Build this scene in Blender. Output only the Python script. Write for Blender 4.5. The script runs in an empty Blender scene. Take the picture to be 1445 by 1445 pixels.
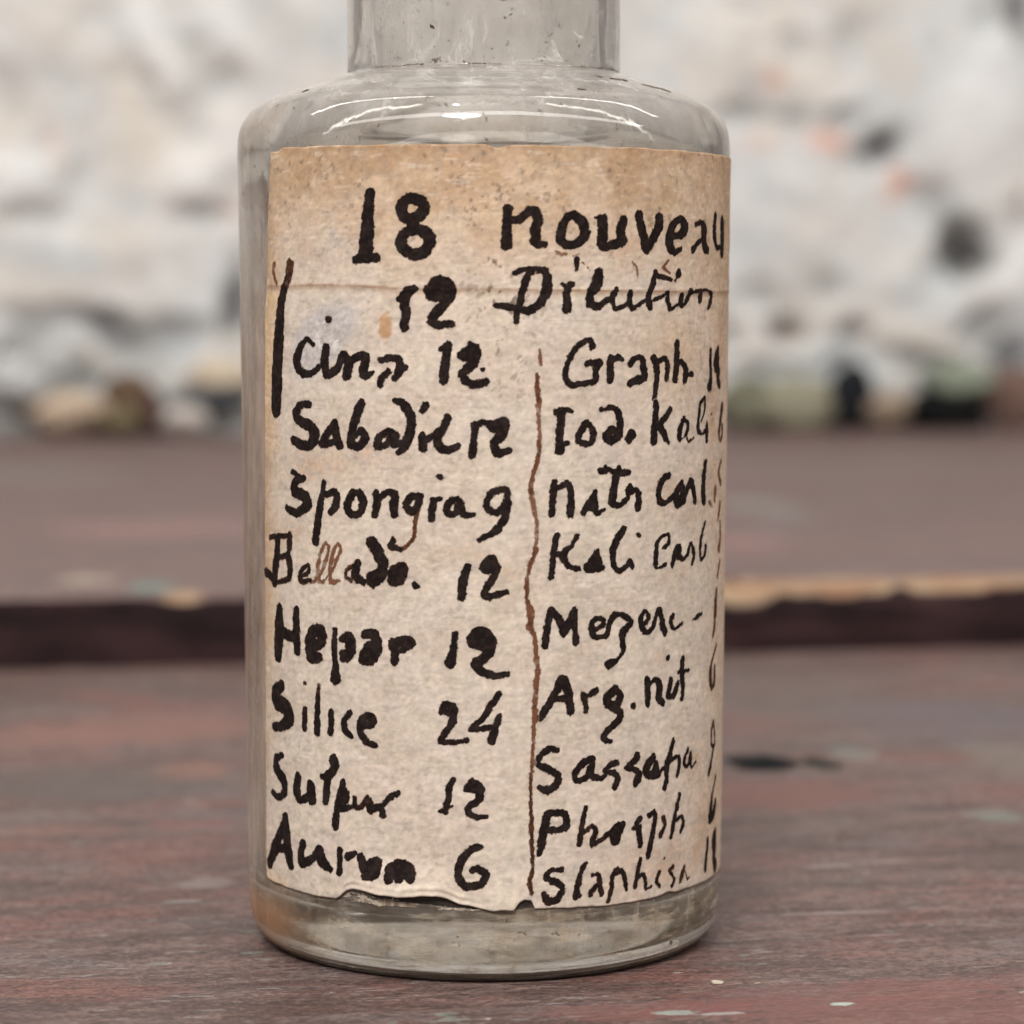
import bpy, math, random
import numpy as np

# ------------------------------------------------------------------ camera, world, lamps, exposure
MM = 0.001                                   # everything below is written in millimetres
scene = bpy.context.scene
F_PX, HALF = 4000.0, 722.5                   # focal length and half width in pixels of the square photograph
PITCH = math.atan(312.5 / F_PX)
CAM = np.array([1.951, -197.0, 44.6])
cd = bpy.data.cameras.new('camera')
cam = bpy.data.objects.new('camera', cd)
scene.collection.objects.link(cam)
cam.location = tuple(CAM * MM)
cam.rotation_euler = (math.pi / 2 - PITCH, 0, 0)
cd.sensor_width = 36.0
cd.lens = F_PX / 1445.0 * 36.0
cd.clip_start, cd.clip_end = 0.005, 20.0
cd.dof.use_dof = True
cd.dof.focus_distance = 0.1845
cd.dof.aperture_fstop = cd.lens / 2.7
cd.dof.aperture_blades = 0
scene.camera = cam

world = bpy.data.worlds.new('World')
scene.world = world
world.use_nodes = True
wb = world.node_tree.nodes['Background']
wb.inputs['Color'].default_value = (1.0, 0.97, 0.94, 1)
wb.inputs['Strength'].default_value = 0.36


def lamp(name, loc, target, size, power, col=(1, 1, 1), size_y=None, shape='RECTANGLE'):
    l = bpy.data.lights.new(name, 'AREA')
    l.energy = power
    l.color = col
    l.size = size * MM
    if size_y:
        l.shape = shape
        l.size_y = size_y * MM
    else:
        l.shape = 'DISK'
    o = bpy.data.objects.new(name, l)
    scene.collection.objects.link(o)
    o.location = [c * MM for c in loc]
    from mathutils import Vector
    d = Vector(target) - Vector(loc)
    if abs(d.x) + abs(d.y) > 1e-3:            # straight down keeps the long side along x
        o.rotation_euler = d.to_track_quat('-Z', 'Y').to_euler()
    return o


lamp('key_lamp', (-260, -1250, 1250), (0, 100, 20), 520, 20.0, (1.0, 0.985, 0.965), 380, 'ELLIPSE')
lamp('front_lamp', (30, -330, 440), (0, 0, 55), 2400, 6.6, (1.0, 0.985, 0.965), 90)
lamp('overhead_lamp', (40, 160, 600), (40, 160, 0), 1500, 2.6, (1.0, 0.985, 0.965), 24)
lamp('bulb_lamp', (-75, -420, 330), (0, 0, 40), 22, 0.10, (1.0, 0.97, 0.93))
lamp('bulb_lamp', (-60, -120, 420), (0, 0, 40), 16, 0.10, (1.0, 0.97, 0.93))

scene.render.engine = 'CYCLES'
cy = scene.cycles
cy.max_bounces = 14
cy.transmission_bounces = 12
cy.transparent_max_bounces = 16
cy.caustics_refractive = True
cy.caustics_reflective = False
cy.blur_glossy = 0.5
cy.sample_clamp_indirect = 6.0
cy.use_denoising = True
vs = scene.view_settings
scene.display_settings.display_device = 'sRGB'
vs.view_transform = 'Standard'
vs.look = 'None'
vs.exposure = 0.0
vs.gamma = 1.0
vs.use_curve_mapping = False


# ------------------------------------------------------------------ helpers
def ray(px, py):
    fw = np.array([0, math.cos(PITCH), -math.sin(PITCH)])
    up = np.array([0, math.sin(PITCH), math.cos(PITCH)])
    return fw + np.array([1., 0, 0]) * (px - HALF) / F_PX - up * (py - HALF) / F_PX


def _hash(ix, iy, seed):
    n = (ix.astype(np.int64) * 374761393 + iy.astype(np.int64) * 668265263 + seed * 974711) & 0x7fffffff
    n = ((n ^ (n >> 13)) * 1274126177) & 0x7fffffff
    n = (n ^ (n >> 16)) & 0xffff
    return n / 65535.0


def vnoise(x, y, seed=0):
    x = np.asarray(x, float); y = np.asarray(y, float)
    x, y = np.broadcast_arrays(x, y)
    ix = np.floor(x); iy = np.floor(y)
    fx = x - ix; fy = y - iy
    fx = fx * fx * fx * (fx * (fx * 6 - 15) + 10); fy = fy * fy * fy * (fy * (fy * 6 - 15) + 10)
    ix = ix.astype(np.int64); iy = iy.astype(np.int64)
    a = _hash(ix, iy, seed); b = _hash(ix + 1, iy, seed); c = _hash(ix, iy + 1, seed); d = _hash(ix + 1, iy + 1, seed)
    return (a * (1 - fx) + b * fx) * (1 - fy) + (c * (1 - fx) + d * fx) * fy


def fbm(x, y, seed=0, oct=4, gain=0.5):
    s = 0; amp = 1.0; tot = 0
    for k in range(oct):
        c, q = math.cos(.6 + 1.1 * k), math.sin(.6 + 1.1 * k)
        s = s + amp * vnoise((c * x - q * y) * 2 ** k + 13.7 * k, (q * x + c * y) * 2 ** k - 7.3 * k, seed + k)
        tot += amp; amp *= gain
    return s / tot


def sstep(a, b, x):
    t = np.clip((x - a) / (b - a), 0, 1)
    return t * t * (3 - 2 * t)


def link(name, me, parent=None):
    o = bpy.data.objects.new(name, me)
    scene.collection.objects.link(o)
    if parent is not None:
        o.parent = parent
    return o


def mesh_np(name, co, faces, mat, parent=None, smooth=True, attrs=None):
    """co (n,3) in mm, faces (m,4) or list of tuples; attrs: name -> (n,) float or (n,3) colour per point"""
    me = bpy.data.meshes.new(name)
    co = np.asarray(co, np.float32) * MM
    if isinstance(faces, np.ndarray):
        k = faces.shape[1]
        me.vertices.add(len(co)); me.vertices.foreach_set('co', co.ravel())
        me.loops.add(faces.size); me.loops.foreach_set('vertex_index', faces.astype(np.int32).ravel())
        me.polygons.add(len(faces))
        me.polygons.foreach_set('loop_start', np.arange(0, faces.size, k, dtype=np.int32))
        me.polygons.foreach_set('loop_total', np.full(len(faces), k, np.int32))
        me.update(calc_edges=True)
    else:
        me.from_pydata([tuple(map(float, c)) for c in co], [], faces)
        me.update()
    me.validate()
    for an, v in (attrs or {}).items():
        v = np.asarray(v, np.float32)
        if v.ndim == 1:
            a = me.attributes.new(an, 'FLOAT', 'POINT'); a.data.foreach_set('value', v)
        else:
            a = me.attributes.new(an, 'FLOAT_COLOR', 'POINT')
            a.data.foreach_set('color', np.c_[v, np.ones(len(v), np.float32)].astype(np.float32).ravel())
    me.polygons.foreach_set('use_smooth', np.full(len(me.polygons), smooth))
    me.materials.append(mat)
    return link(name, me, parent)


def grid_faces(nu, nv, off=0, flip=False):
    i = np.arange(nu - 1)[:, None]; j = np.arange(nv - 1)[None, :]
    a = (i * nv + j).ravel() + off
    f = np.stack([a, a + nv, a + nv + 1, a + 1], 1)
    return f[:, ::-1] if flip else f


def empty(name, loc=(0, 0, 0), rz=0):
    o = bpy.data.objects.new(name, None)
    scene.collection.objects.link(o)
    o.empty_display_size = 0.01
    o.location = [c * MM for c in loc]
    o.rotation_euler = (0, 0, rz)
    return o


def tag(o, label, cat=None, group=None, kind=None):
    o['label'] = label
    if cat: o['category'] = cat
    if group: o['group'] = group
    if kind: o['kind'] = kind
    return o


class NT:
    """small node-tree writer"""
    def __init__(s, name):
        s.m = bpy.data.materials.new(name); s.m.use_nodes = True
        s.t = s.m.node_tree; s.t.nodes.clear()
        s.out = s.n('ShaderNodeOutputMaterial')

    def n(s, typ, **kw):
        nd = s.t.nodes.new(typ)
        for k, v in kw.items():
            setattr(nd, k, v)
        return nd

    def l(s, a, b):
        s.t.links.new(a, b)

    def put(s, sock, v):
        if hasattr(v, 'links') or isinstance(v, bpy.types.NodeSocket):
            s.l(v, sock)
        else:
            sock.default_value = v

    def math(s, op, a, b=0.0, c=None, clamp=False):
        nd = s.n('ShaderNodeMath', operation=op, use_clamp=clamp)
        s.put(nd.inputs[0], a); s.put(nd.inputs[1], b)
        if c is not None: s.put(nd.inputs[2], c)
        return nd.outputs[0]

    def coords(s, scale=(1, 1, 1), rot=(0, 0, 0)):
        """object coordinates in millimetres, then stretched by scale"""
        tc = s.n('ShaderNodeTexCoord')
        mp = s.n('ShaderNodeMapping')
        mp.inputs['Scale'].default_value = [1000 * c for c in scale]
        mp.inputs['Rotation'].default_value = rot
        s.l(tc.outputs['Object'], mp.inputs['Vector'])
        return mp.outputs['Vector']

    def noise(s, vec, scale=1.0, detail=4.0, rough=0.55, dist=0.0):
        nd = s.n('ShaderNodeTexNoise')
        s.l(vec, nd.inputs['Vector'])
        nd.inputs['Scale'].default_value = scale
        nd.inputs['Detail'].default_value = detail
        nd.inputs['Roughness'].default_value = rough
        nd.inputs['Distortion'].default_value = dist
        return nd.outputs['Fac']

    def ramp(s, fac, a, b, lo=0.0, hi=1.0):
        nd = s.n('ShaderNodeMapRange', interpolation_type='SMOOTHSTEP')
        s.put(nd.inputs['Value'], fac)
        nd.inputs['From Min'].default_value = a; nd.inputs['From Max'].default_value = b
        nd.inputs['To Min'].default_value = lo; nd.inputs['To Max'].default_value = hi
        return nd.outputs['Result']

    def mix(s, fac, a, b):
        nd = s.n('ShaderNodeMix', data_type='RGBA')
        s.put(nd.inputs[0], fac)
        for sock, v in ((nd.inputs[6], a), (nd.inputs[7], b)):
            s.put(sock, v if not isinstance(v, tuple) else (*v, 1) if len(v) == 3 else v)
        return nd.outputs[2]

    def attr(s, name, out='Color'):
        return s.n('ShaderNodeAttribute', attribute_name=name).outputs[out]

    def bump(s, h, strength=0.3, dist=0.1):
        nd = s.n('ShaderNodeBump')
        nd.inputs['Strength'].default_value = strength
        nd.inputs['Distance'].default_value = dist * MM
        s.l(h, nd.inputs['Height'])
        return nd.outputs['Normal']

    def bsdf(s, color, rough=0.6, normal=None, spec=0.5, **kw):
        b = s.n('ShaderNodeBsdfPrincipled')
        s.put(b.inputs['Base Color'], (*color, 1) if isinstance(color, tuple) and len(color) == 3 else color)
        s.put(b.inputs['Roughness'], rough)
        b.inputs['Specular IOR Level'].default_value = spec
        if normal is not None: s.l(normal, b.inputs['Normal'])
        for k, v in kw.items():
            s.put(b.inputs[k.replace('_', ' ')], v)
        return b

    def done(s, b):
        s.l(b.outputs[0] if hasattr(b, 'outputs') else b, s.out.inputs['Surface'])
        return s.m


# ------------------------------------------------------------------ wall
YAW = math.radians(10.0)
EX = np.array([math.cos(YAW), math.sin(YAW), 0]); EY = np.array([-math.sin(YAW), math.cos(YAW), 0])
ZL = -0.4                                     # top of the lower board, where the bottle stands
ZB = 8.18                                      # top of the upper board
WALL0 = np.array([0.0, 531.0, 0.0])           # foot of the wall, straight behind the bottle


def on_wall(px, py):
    d = ray(px, py)
    t = ((WALL0 - CAM) @ EY) / (d @ EY)
    p = CAM + t * d - WALL0
    return p @ EX, p[2]


WPX = 0.18                                    # millimetres on the wall per pixel


def blob(U, Hh, px, py, rx, ry, ang=0.0, soft=1.0):
    cu, ch = on_wall(px, py)
    a = math.radians(ang)
    x = (U - cu) * math.cos(a) - (Hh - ch) * math.sin(a)
    y = (U - cu) * math.sin(a) + (Hh - ch) * math.cos(a)
    r2 = (x / (rx * WPX)) ** 2 + (y / (ry * WPX)) ** 2
    return np.exp(-r2 ** (1.0 + soft * 0.5))


def wall():
    us = np.concatenate([np.linspace(-420, -175, 60)[:-1], np.arange(-175, 175, 1.0), np.linspace(175, 420, 60)])
    hs = np.concatenate([np.arange(0, 130, 1.0), np.linspace(130, 330, 60)])
    U, Hh = np.meshgrid(us, hs, indexing='ij')
    wu = U + 2.4 * (fbm(U / 6, Hh / 6, 5) - .5) * 2
    wh = Hh + 2.4 * (fbm(U / 6, Hh / 6, 9) - .5) * 2
    rel = 2.2 * (fbm(U / 26, Hh / 26, 1, 3) - .5) + .9 * (fbm(U / 7, Hh / 7, 2, 4) - .5)
    n1 = fbm(U / 17, Hh / 17, 21, 4); n2 = fbm(U / 30, Hh / 30, 33, 3); n3 = fbm(U / 4, Hh / 4, 41, 4)
    col = np.array([.60, .58, .555]) + np.zeros(U.shape + (3,))
    cool = np.array([.52, .54, .545]); warm = np.array([.66, .585, .50]); white = np.array([.74, .725, .705])
    def over(c, m):
        nonlocal col
        m = np.clip(m, 0, 1)[..., None]
        col = col * (1 - m) + np.array(c) * m
    over(cool, sstep(.50, .66, n1) * .8)
    over(warm, sstep(.52, .68, n2) * .7)
    over(white, sstep(.55, .70, n3) * .6)
    over((.40, .41, .41), sstep(.54, .70, fbm(U / 14, Hh / 11, 51, 3)) * .55)
    over((.60, .53, .45), sstep(.56, .70, fbm(U / 20, Hh / 14, 53, 3)) * .5)
    G = lambda *a, **k: blob(wu, wh, *a, **k)
    # raised plaster folds and lumps on the left
    for px, py, rx, ry, ang, h in ((228, 85, 30, 95, -32, 5), (318, 40, 34, 85, -42, 5), (272, 255, 46, 38, 0, 7),
                                   (325, 200, 40, 45, -20, 4), (35, 250, 48, 46, 0, 6), (25, 40, 60, 70, 20, 3),
                                   (140, 70, 28, 90, 15, 3), (120, 340, 100, 40, 0, 2), (1010, 70, 60, 60, 0, 3),
                                   (1380, 160, 70, 110, 30, 4), (1130, 290, 110, 80, 0, 3), (1430, 390, 50, 40, 0, 4),
                                   (1290, 420, 60, 50, 0, 3)):
        g = G(px, py, rx, ry, ang)
        rel += .6 * h * g
        if h >= 4: over(white, g * .75)
    # hollows where the plaster has come away, groove shading painted in grey: (x, y, rx, ry, angle, depth, colour, weight)
    dk = (.05, .055, .065); br = (.11, .075, .065); gy = (.26, .275, .28); lg = (.43, .445, .445); blk = (.006, .0055, .0055)
    for px, py, rx, ry, ang, dep, c, w in (
            (210, 130, 14, 60, -30, 4, lg, .8), (262, 70, 12, 55, -38, 4, lg, .8), (322, 125, 32, 26, -30, 5, lg, .85), (15, 130, 26, 45, -30, 4, gy, .7),
            (272, 172, 24, 46, -8, 4, lg, .9), (285, 304, 42, 12, -8, 5, gy, .95), (60, 312, 80, 18, 8, 4, lg, .9),
            (110, 265, 18, 40, 25, 4, lg, .8), (40, 215, 34, 22, 0, 4, lg, .8), (140, 25, 30, 28, 0, 4, lg, .9), (100, 130, 26, 50, 20, 3, lg, .5),
            (333, 425, 18, 58, 8, 9, dk, .95), (140, 455, 42, 18, 12, 7, gy, 1), (165, 478, 40, 20, 20, 8, dk, .8),
            (50, 480, 55, 16, 0, 6, gy, .9), (60, 452, 70, 20, 5, 6, gy, .8), (215, 500, 60, 34, -12, 6, gy, .9), (20, 515, 50, 30, 0, 6, dk, .6), (250, 470, 50, 22, 10, 5, gy, .6), (1100, 525, 70, 18, 0, 5, gy, .7), (1270, 510, 60, 20, 10, 5, gy, .7), (110, 525, 26, 30, 0, 6, gy, .7), (90, 545, 60, 14, -10, 6, dk, .5),
            (1055, 165, 52, 15, 0, 5, gy, .9), (1125, 178, 20, 22, 0, 5, lg, .9), (1192, 172, 34, 14, -18, 6, gy, 1),
            (1254, 207, 27, 21, -10, 10, dk, 1), (1222, 222, 30, 30, 0, 6, gy, .7), (1300, 285, 16, 50, -40, 5, lg, .8),
            (1335, 300, 20, 48, -30, 6, lg, .8), (1360, 352, 36, 38, -20, 12, blk, 1), (1385, 368, 34, 20, -15, 10, blk, .95),
            (1325, 395, 30, 22, 30, 5, lg, .9), (1440, 12, 24, 60, -15, 9, dk, .9), (1443, 308, 12, 28, 0, 7, gy, .95),
            (1395, 30, 30, 30, 0, 4, lg, .6), (1060, 5, 30, 10, 0, 4, lg, .7), (1125, 70, 26, 26, 0, 3, lg, .8), (1205, 60, 30, 46, 10, 4, lg, .8),
            (1112, 464, 28, 20, 0, 8, br, 1), (1205, 470, 20, 17, 0, 7, br, .85), (1075, 420, 44, 18, 8, 4, gy, .75),
            (1172, 412, 30, 20, 0, 4, gy, .75), (1285, 430, 50, 26, 0, 3, lg, .7), (1385, 468, 36, 30, -35, 8, gy, .95), (1430, 505, 40, 34, 0, 8, dk, .9),
            (1035, 475, 16, 24, 0, 6, gy, .9), (1190, 520, 24, 18, 0, 6, gy, .9), (1330, 520, 46, 22, 0, 6, gy, .9),
            (950, 480, 60, 40, 0, 6, gy, .9), (700, 470, 120, 30, 0, 6, gy, .7), (560, 30, 60, 30, 0, 4, lg, .8), (800, 60, 50, 60, 0, 4, lg, .7)):
        g = G(px, py, rx, ry, ang)
        k = .55 if (px < 345 and py < 420) else .8 if c in (gy, lg) else 1.0
        rel -= .7 * dep * g * k
        over(c, g * w * k)
    # brick showing through
    for px, py, rx, ry, w in ((1092, 106, 18, 19, .55), (1166, 202, 28, 20, .75), (1266, 258, 16, 26, .75), (1075, 200, 18, 10, .3),
                              (1437, 310, 8, 18, .5), (75, 200, 12, 30, .25), (325, 295, 14, 14, .35), (1300, 250, 30, 20, .15)):
        over((.60, .25, .15), G(px, py, rx, ry) * min(1, w * 1.25))
    # rough footing, darker and patchy
    foot = sstep(29, 14, Hh + 16 * (n1 - .5))
    over((.30, .285, .255), foot * (.35 + .55 * sstep(.42, .6, fbm(U / 8, Hh / 5, 45, 4))))
    over((.085, .078, .068), foot * sstep(.46, .60, fbm(U / 11, Hh / 6, 47, 4)) * .9)
    over((.20, .205, .20), foot * sstep(-35, -75, U) * (.35 + .5 * sstep(.40, .6, n1)))
    rel += foot * 4.0 * (fbm(U / 5, Hh / 5, 77, 4) - .5)
    P = WALL0 + U[..., None] * EX + Hh[..., None] * np.array([0, 0, 1.]) - rel[..., None] * EY
    f = grid_faces(len(us), len(hs))
    # a back and sides so the wall is a solid slab
    nu, nv = len(us), len(hs)
    idx = np.arange(nu * nv).reshape(nu, nv)
    back = P.copy(); back -= 0
    ring = np.concatenate([idx[:, 0], idx[-1, 1:], idx[-2::-1, -1], idx[0, -2:0:-1]])
    bco = (WALL0 + U[..., None] * EX + Hh[..., None] * np.array([0, 0, 1.]) + 60 * EY).reshape(-1, 3)[ring]
    co = np.concatenate([P.reshape(-1, 3), bco])
    o = nu * nv; k = len(ring)
    side = np.array([[ring[i], ring[(i + 1) % k], o + (i + 1) % k, o + i] for i in range(k)])[:, ::-1]
    m = NT('old_plaster')
    v = m.coords()
    nn = m.noise(v, .35, 6, .6)
    c = m.mix(m.ramp(nn, .3, .7, .0, .35), m.attr('Col'), (.55, .53, .50))
    mat = m.done(m.bsdf(c, .9, m.bump(m.noise(v, .5, 5, .6), .5, 1.2), .05))
    cc = np.concatenate([col.reshape(-1, 3), np.tile([.5, .47, .43], (k, 1))])
    w = mesh_np('plaster_wall', co, np.concatenate([f, side]), mat, attrs={'Col': cc})
    tag(w, 'crumbling whitewashed plaster wall with dark hollows behind the bottle', 'wall')


wall()


# ------------------------------------------------------------------ weathered boards the bottle stands on
TB0 = np.array([0.0, 147.5, 0.0])             # a point on the front line of the upper board
table = empty('wooden_table', tuple(TB0), YAW)
tag(table, 'worn brown painted wooden table top with a stepped rear board', 'table')


def to_table(px, py, z=ZL):
    d = ray(px, py); t = (z - CAM[2]) / d[2]
    p = CAM + t * d - TB0
    return p @ EX, p @ EY


def wood(name, marks, dark, pale, red, flecks=1.0, far=False):
    m = NT(name)
    iso = m.coords((.6, 1, 1))
    xyz = m.coords()
    big = m.noise(m.coords((.028, .075, .1)), 1.0, 5, .6, .3)
    s1 = m.noise(m.coords((.07, .36, .4), (0, 0, math.radians(1.5))), 1.0, 7, .68, .35)
    s2 = m.noise(m.coords((.45, 1.1, 1), (0, 0, math.radians(-2))), 1.0, 5, .7)
    c = m.mix(m.ramp(s1, .39, .62), dark, pale)
    c = m.mix(m.ramp(big, .50, .64, 0, .7), c, red)
    c = m.mix(m.ramp(m.noise(m.coords((.045, .22, .3)), 1.0, 6, .65, .4), .55, .67, 0, .48), c, (red[0] * 1.1, red[1] * 1.0, red[2] * .92))
    c = m.mix(m.ramp(m.noise(m.coords((.05, .15, .2), (0, 0, .05)), 1.0, 6, .65, .3), .54, .66, 0, .6), c, (dark[0] * .62, dark[1] * .62, dark[2] * .66))
    c = m.mix(m.ramp(m.noise(m.coords((.06, .17, .2)), 1.0, 5, .6), .52, .66, 0, .6), c, (.150, .122, .120))
    c = m.mix(m.ramp(s2, .50, .68, 0, .55), c, (dark[0] * .5, dark[1] * .48, dark[2] * .5))
    grit = m.noise(m.coords((.9, 1.4, 1)), 1.2, 4, .7)
    c = m.mix(m.ramp(grit, .34, .50, .70, 0), c, (dark[0] * .42, dark[1] * .42, dark[2] * .46))
    c = m.mix(m.ramp(m.noise(m.coords((1.3, 1.9, 2), (0, 0, .1)), 1.1, 4, .75), .54, .70, 0, .45), c, (pale[0] * 1.7, pale[1] * 1.65, pale[2] * 1.65))
    fine = m.noise(m.coords((2.0, 3.0, 3)), 1.0, 3, .75)
    c = m.mix(m.ramp(fine, .40, .52, .45, 0), c, (dark[0] * .55, dark[1] * .52, dark[2] * .55))
    c = m.mix(m.ramp(fine, .53, .66, 0, .35), c, (pale[0] * 1.6, pale[1] * 1.55, pale[2] * 1.5))
    # worn light flecks and hair scratches along the grain
    f2 = m.noise(iso, .16, 4, .6)
    fl = m.math('MULTIPLY', m.ramp(m.noise(m.coords((.55, 1.5, 1.5)), 1.0, 4, .65), .56, .68), m.ramp(f2, .42, .60))
    c = m.mix(m.math('MULTIPLY', fl, .75 * flecks), c, (.30, .255, .235))
    f3 = m.noise(m.coords((.8, 1.7, 2)), 1.0, 3, .55)
    c = m.mix(m.math('MULTIPLY', m.ramp(f3, .665, .72, 0, .75 * flecks), m.ramp(m.noise(iso, .11, 3), .48, .60)), c, (.46, .40, .36))
    f5 = m.noise(m.coords((.16, 2.2, 2), (0, 0, math.radians(3))), 1.0, 2, .5)
    c = m.mix(m.math('MULTIPLY', m.ramp(f5, .66, .72, 0, .6 * flecks), m.ramp(m.noise(iso, .13, 3), .48, .60)), c, (.38, .33, .31))
    # scraps of an older pale green coat
    g = m.math('MULTIPLY', m.ramp(m.noise(m.coords((.4, .9, 1)), 1.0, 3, .5), .62, .68), m.ramp(m.noise(iso, .07, 3, .5), .55, .62))
    c = m.mix(m.math('MULTIPLY', g, .35), c, (.25, .32, .275))
    # pores and short cracks
    f4 = m.noise(m.coords((.35, 1.5, 2)), 1.3, 4, .65)
    c = m.mix(m.ramp(f4, .60, .68, 0, .7), c, (.035, .027, .028))
    sep = m.n('ShaderNodeSeparateXYZ'); m.l(xyz, sep.inputs[0])
    wob = m.math('ADD', m.math('MULTIPLY', m.noise(iso, .55, 3, .6), .55), m.math('MULTIPLY', m.noise(iso, 2.6, 3, .7), .45))
    hole = None
    for (cx, cy_), rx, ry, colr, w in marks:
        dx = m.math('DIVIDE', m.math('SUBTRACT', sep.outputs[0], cx), rx)
        dy = m.math('DIVIDE', m.math('SUBTRACT', sep.outputs[1], cy_), ry)
        r = m.math('SQRT', m.math('ADD', m.math('MULTIPLY', dx, dx), m.math('MULTIPLY', dy, dy)))
        r = m.math('ADD', r, m.math('MULTIPLY', m.math('SUBTRACT', wob, .5), 3.2))
        k = m.ramp(r, 1.25, .85, 0, w)
        c = m.mix(k, c, colr)
        if max(colr) < .03:
            hole = k if hole is None else m.math('MAXIMUM', hole, k)
    h = m.math('ADD', m.math('MULTIPLY', s1, 1.2), m.math('MULTIPLY', s2, .8))
    h = m.math('ADD', h, m.math('MULTIPLY', fl, .5))
    h = m.math('ADD', h, m.math('MULTIPLY', grit, .9))
    h = m.math('SUBTRACT', h, m.math('MULTIPLY', m.ramp(f4, .60, .68), .6))
    if hole is not None: h = m.math('SUBTRACT', h, m.math('MULTIPLY', hole, 3.0))
    ro = m.ramp(s1, .3, .7, .42, .60)
    b = m.bsdf(c, ro, m.bump(m.math('ADD', h, m.math('MULTIPLY', fine, .8)), .8, .28), .32)
    if hole is not None: m.l(m.ramp(hole, .1, .7, .32, .02), b.inputs['Specular IOR Level'])
    return m.done(b)


def slab(name, xs, ys, z, thick, mat, zfun=None):
    X, Y = np.meshgrid(xs, ys, indexing='ij')
    Z = z + (zfun(X, Y) if zfun else 0 * X)
    nu, nv = X.shape
    top = np.stack([X, Y, Z], -1).reshape(-1, 3)
    idx = np.arange(nu * nv).reshape(nu, nv)
    ring = np.concatenate([idx[:, 0], idx[-1, 1:], idx[-2::-1, -1], idx[0, -2:0:-1]])
    low = top[ring].copy(); low[:, 2] = z - thick
    o = nu * nv; k = len(ring)
    side = np.array([[ring[i], ring[(i + 1) % k], o + (i + 1) % k, o + i] for i in range(k)])[:, ::-1]
    return mesh_np(name, np.concatenate([top, low]), np.concatenate([grid_faces(nu, nv), side]), mat, table, attrs=None)


T = to_table
low_marks = [
    (T(1090, 1122), 9, 7, (.20, .085, .068), .6), (T(1310, 1425), 12, 4, (.19, .072, .060), .5), (T(1180, 1400), 10, 2.6, (.18, .07, .06), .45),
    (T(1080, 1420), 8, 2.5, (.17, .072, .065), .5), (T(900, 1425), 6, 2, (.19, .072, .064), .5), (T(1400, 1385), 8, 2, (.18, .075, .065), .35),
    (T(90, 1172), 5, 2.2, (.22, .105, .078), .35), (T(270, 1090), 3.5, 4.5, (.24, .115, .08), .6), (T(200, 1030), 12, 9, (.22, .105, .082), .55), (T(60, 1040), 9, 8, (.21, .10, .08), .5),
    (T(265, 1163), 3.5, 2.5, (.20, .075, .065), .5), (T(1330, 1015), 12, 14, (.105, .088, .095), .6), (T(1100, 980), 9, 22, (.11, .083, .075), .5), (T(120, 1110), 12, 8, (.085, .066, .06), .55),
    (T(290, 1245), 2.2, 1.6, (.24, .205, .195), .5), (T(262, 1272), 1.6, .4, (.32, .28, .26), .6), (T(1250, 1215), 2.4, .4, (.26, .215, .20), .6), (T(1160, 1222), 2.0, .5, (.30, .26, .24), .6),
    (T(1175, 1288), 3.2, .3, (.30, .25, .23), .6),
    (T(1068, 1078), 2.6, 4.4, (.010, .011, .012), 1), (T(1090, 1076), 2.2, 4.0, (.006, .007, .008), 1), (T(1157, 1077), 1.4, 3.0, (.018, .024, .02), .9),
    (T(1200, 1064), 2.2, 3.6, (.19, .235, .205), .4), (T(1300, 1140), 2.2, .9, (.03, .025, .025), .6), (T(1362, 1138), 1.9, .8, (.03, .025, .025), .6), (T(1320, 1144), 1.2, .7, (.03, .022, .022), .5),
    (T(1405, 1152), 2.0, 2.6, (.20, .25, .215), .4), (T(1440, 1070), 5, 9, (.18, .18, .145), .3),
    (T(1186, 1416), .7, .42, (.36, .42, .35), .95), (T(1012, 1385), .32, .4, (.55, .46, .36), .95),    (T(1015, 1430), 1.6, .3, (.36, .34, .32), .7), (T(955, 1428), 1.2, .5, (.30, .36, .32), .7)]
xs = np.concatenate([np.linspace(-420, -90, 40)[:-1], np.arange(-90, 95, 1.0), np.linspace(95, 420, 40)])
ys = np.concatenate([np.linspace(-420, -190, 30)[:-1], np.arange(-190, 12.1, 1.0)])
undul = lambda X, Y: .0 + .10 * (fbm(X / 60, Y / 5, 61, 3) - .5) * sstep(9, 30, np.hypot(X - 25, Y + 142))
low_mat = wood('lower_board_wood', low_marks, (.082, .048, .041), (.190, .124, .106), (.200, .080, .063))
slab('lower_board', xs, ys, ZL, 26, low_mat, undul)

UPZ = ZB
up_marks = [
    (T(1058, 712, ZB), 5.0, 5.5, (.27, .37, .32), .55), (T(1112, 722, ZB), 3.5, 6, (.27, .34, .30), .35), (T(1090, 740, ZB), 6, 5, (.17, .16, .165), .5),
    (T(230, 745, ZB), 16, 14, (.32, .17, .15), .45), (T(1045, 765, ZB), 6, 8, (.30, .15, .14), .6), (T(215, 828, ZB), 3.0, 6, (.12, .20, .175), .7),
    (T(122, 818, ZB), 3.5, 4, (.40, .33, .25), .7), (T(30, 670, ZB), 20, 20, (.20, .18, .17), .4), (T(1200, 660, ZB), 40, 10, (.19, .145, .135), .5)]
up_mat = wood('upper_board_wood', up_marks, (.126, .076, .068), (.207, .136, .120), (.212, .104, .090), .35)


def chip(x):
    """size of the break along the front arris of the upper board"""
    right = sstep(20, 31, x)
    n = fbm(x / 6.0, 0 * x + 3.1, 91, 3)
    c = .35 + .5 * sstep(.5, .75, fbm(x / 4.0, 0 * x, 95, 2))
    c = c + right * (.25 + 1.6 * sstep(.32, .70, n)) + 1.8 * np.exp(-((x - 31) / 4) ** 2)
    return c + 1.2 * np.exp(-((x + 38) / 3.0) ** 2)


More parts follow.
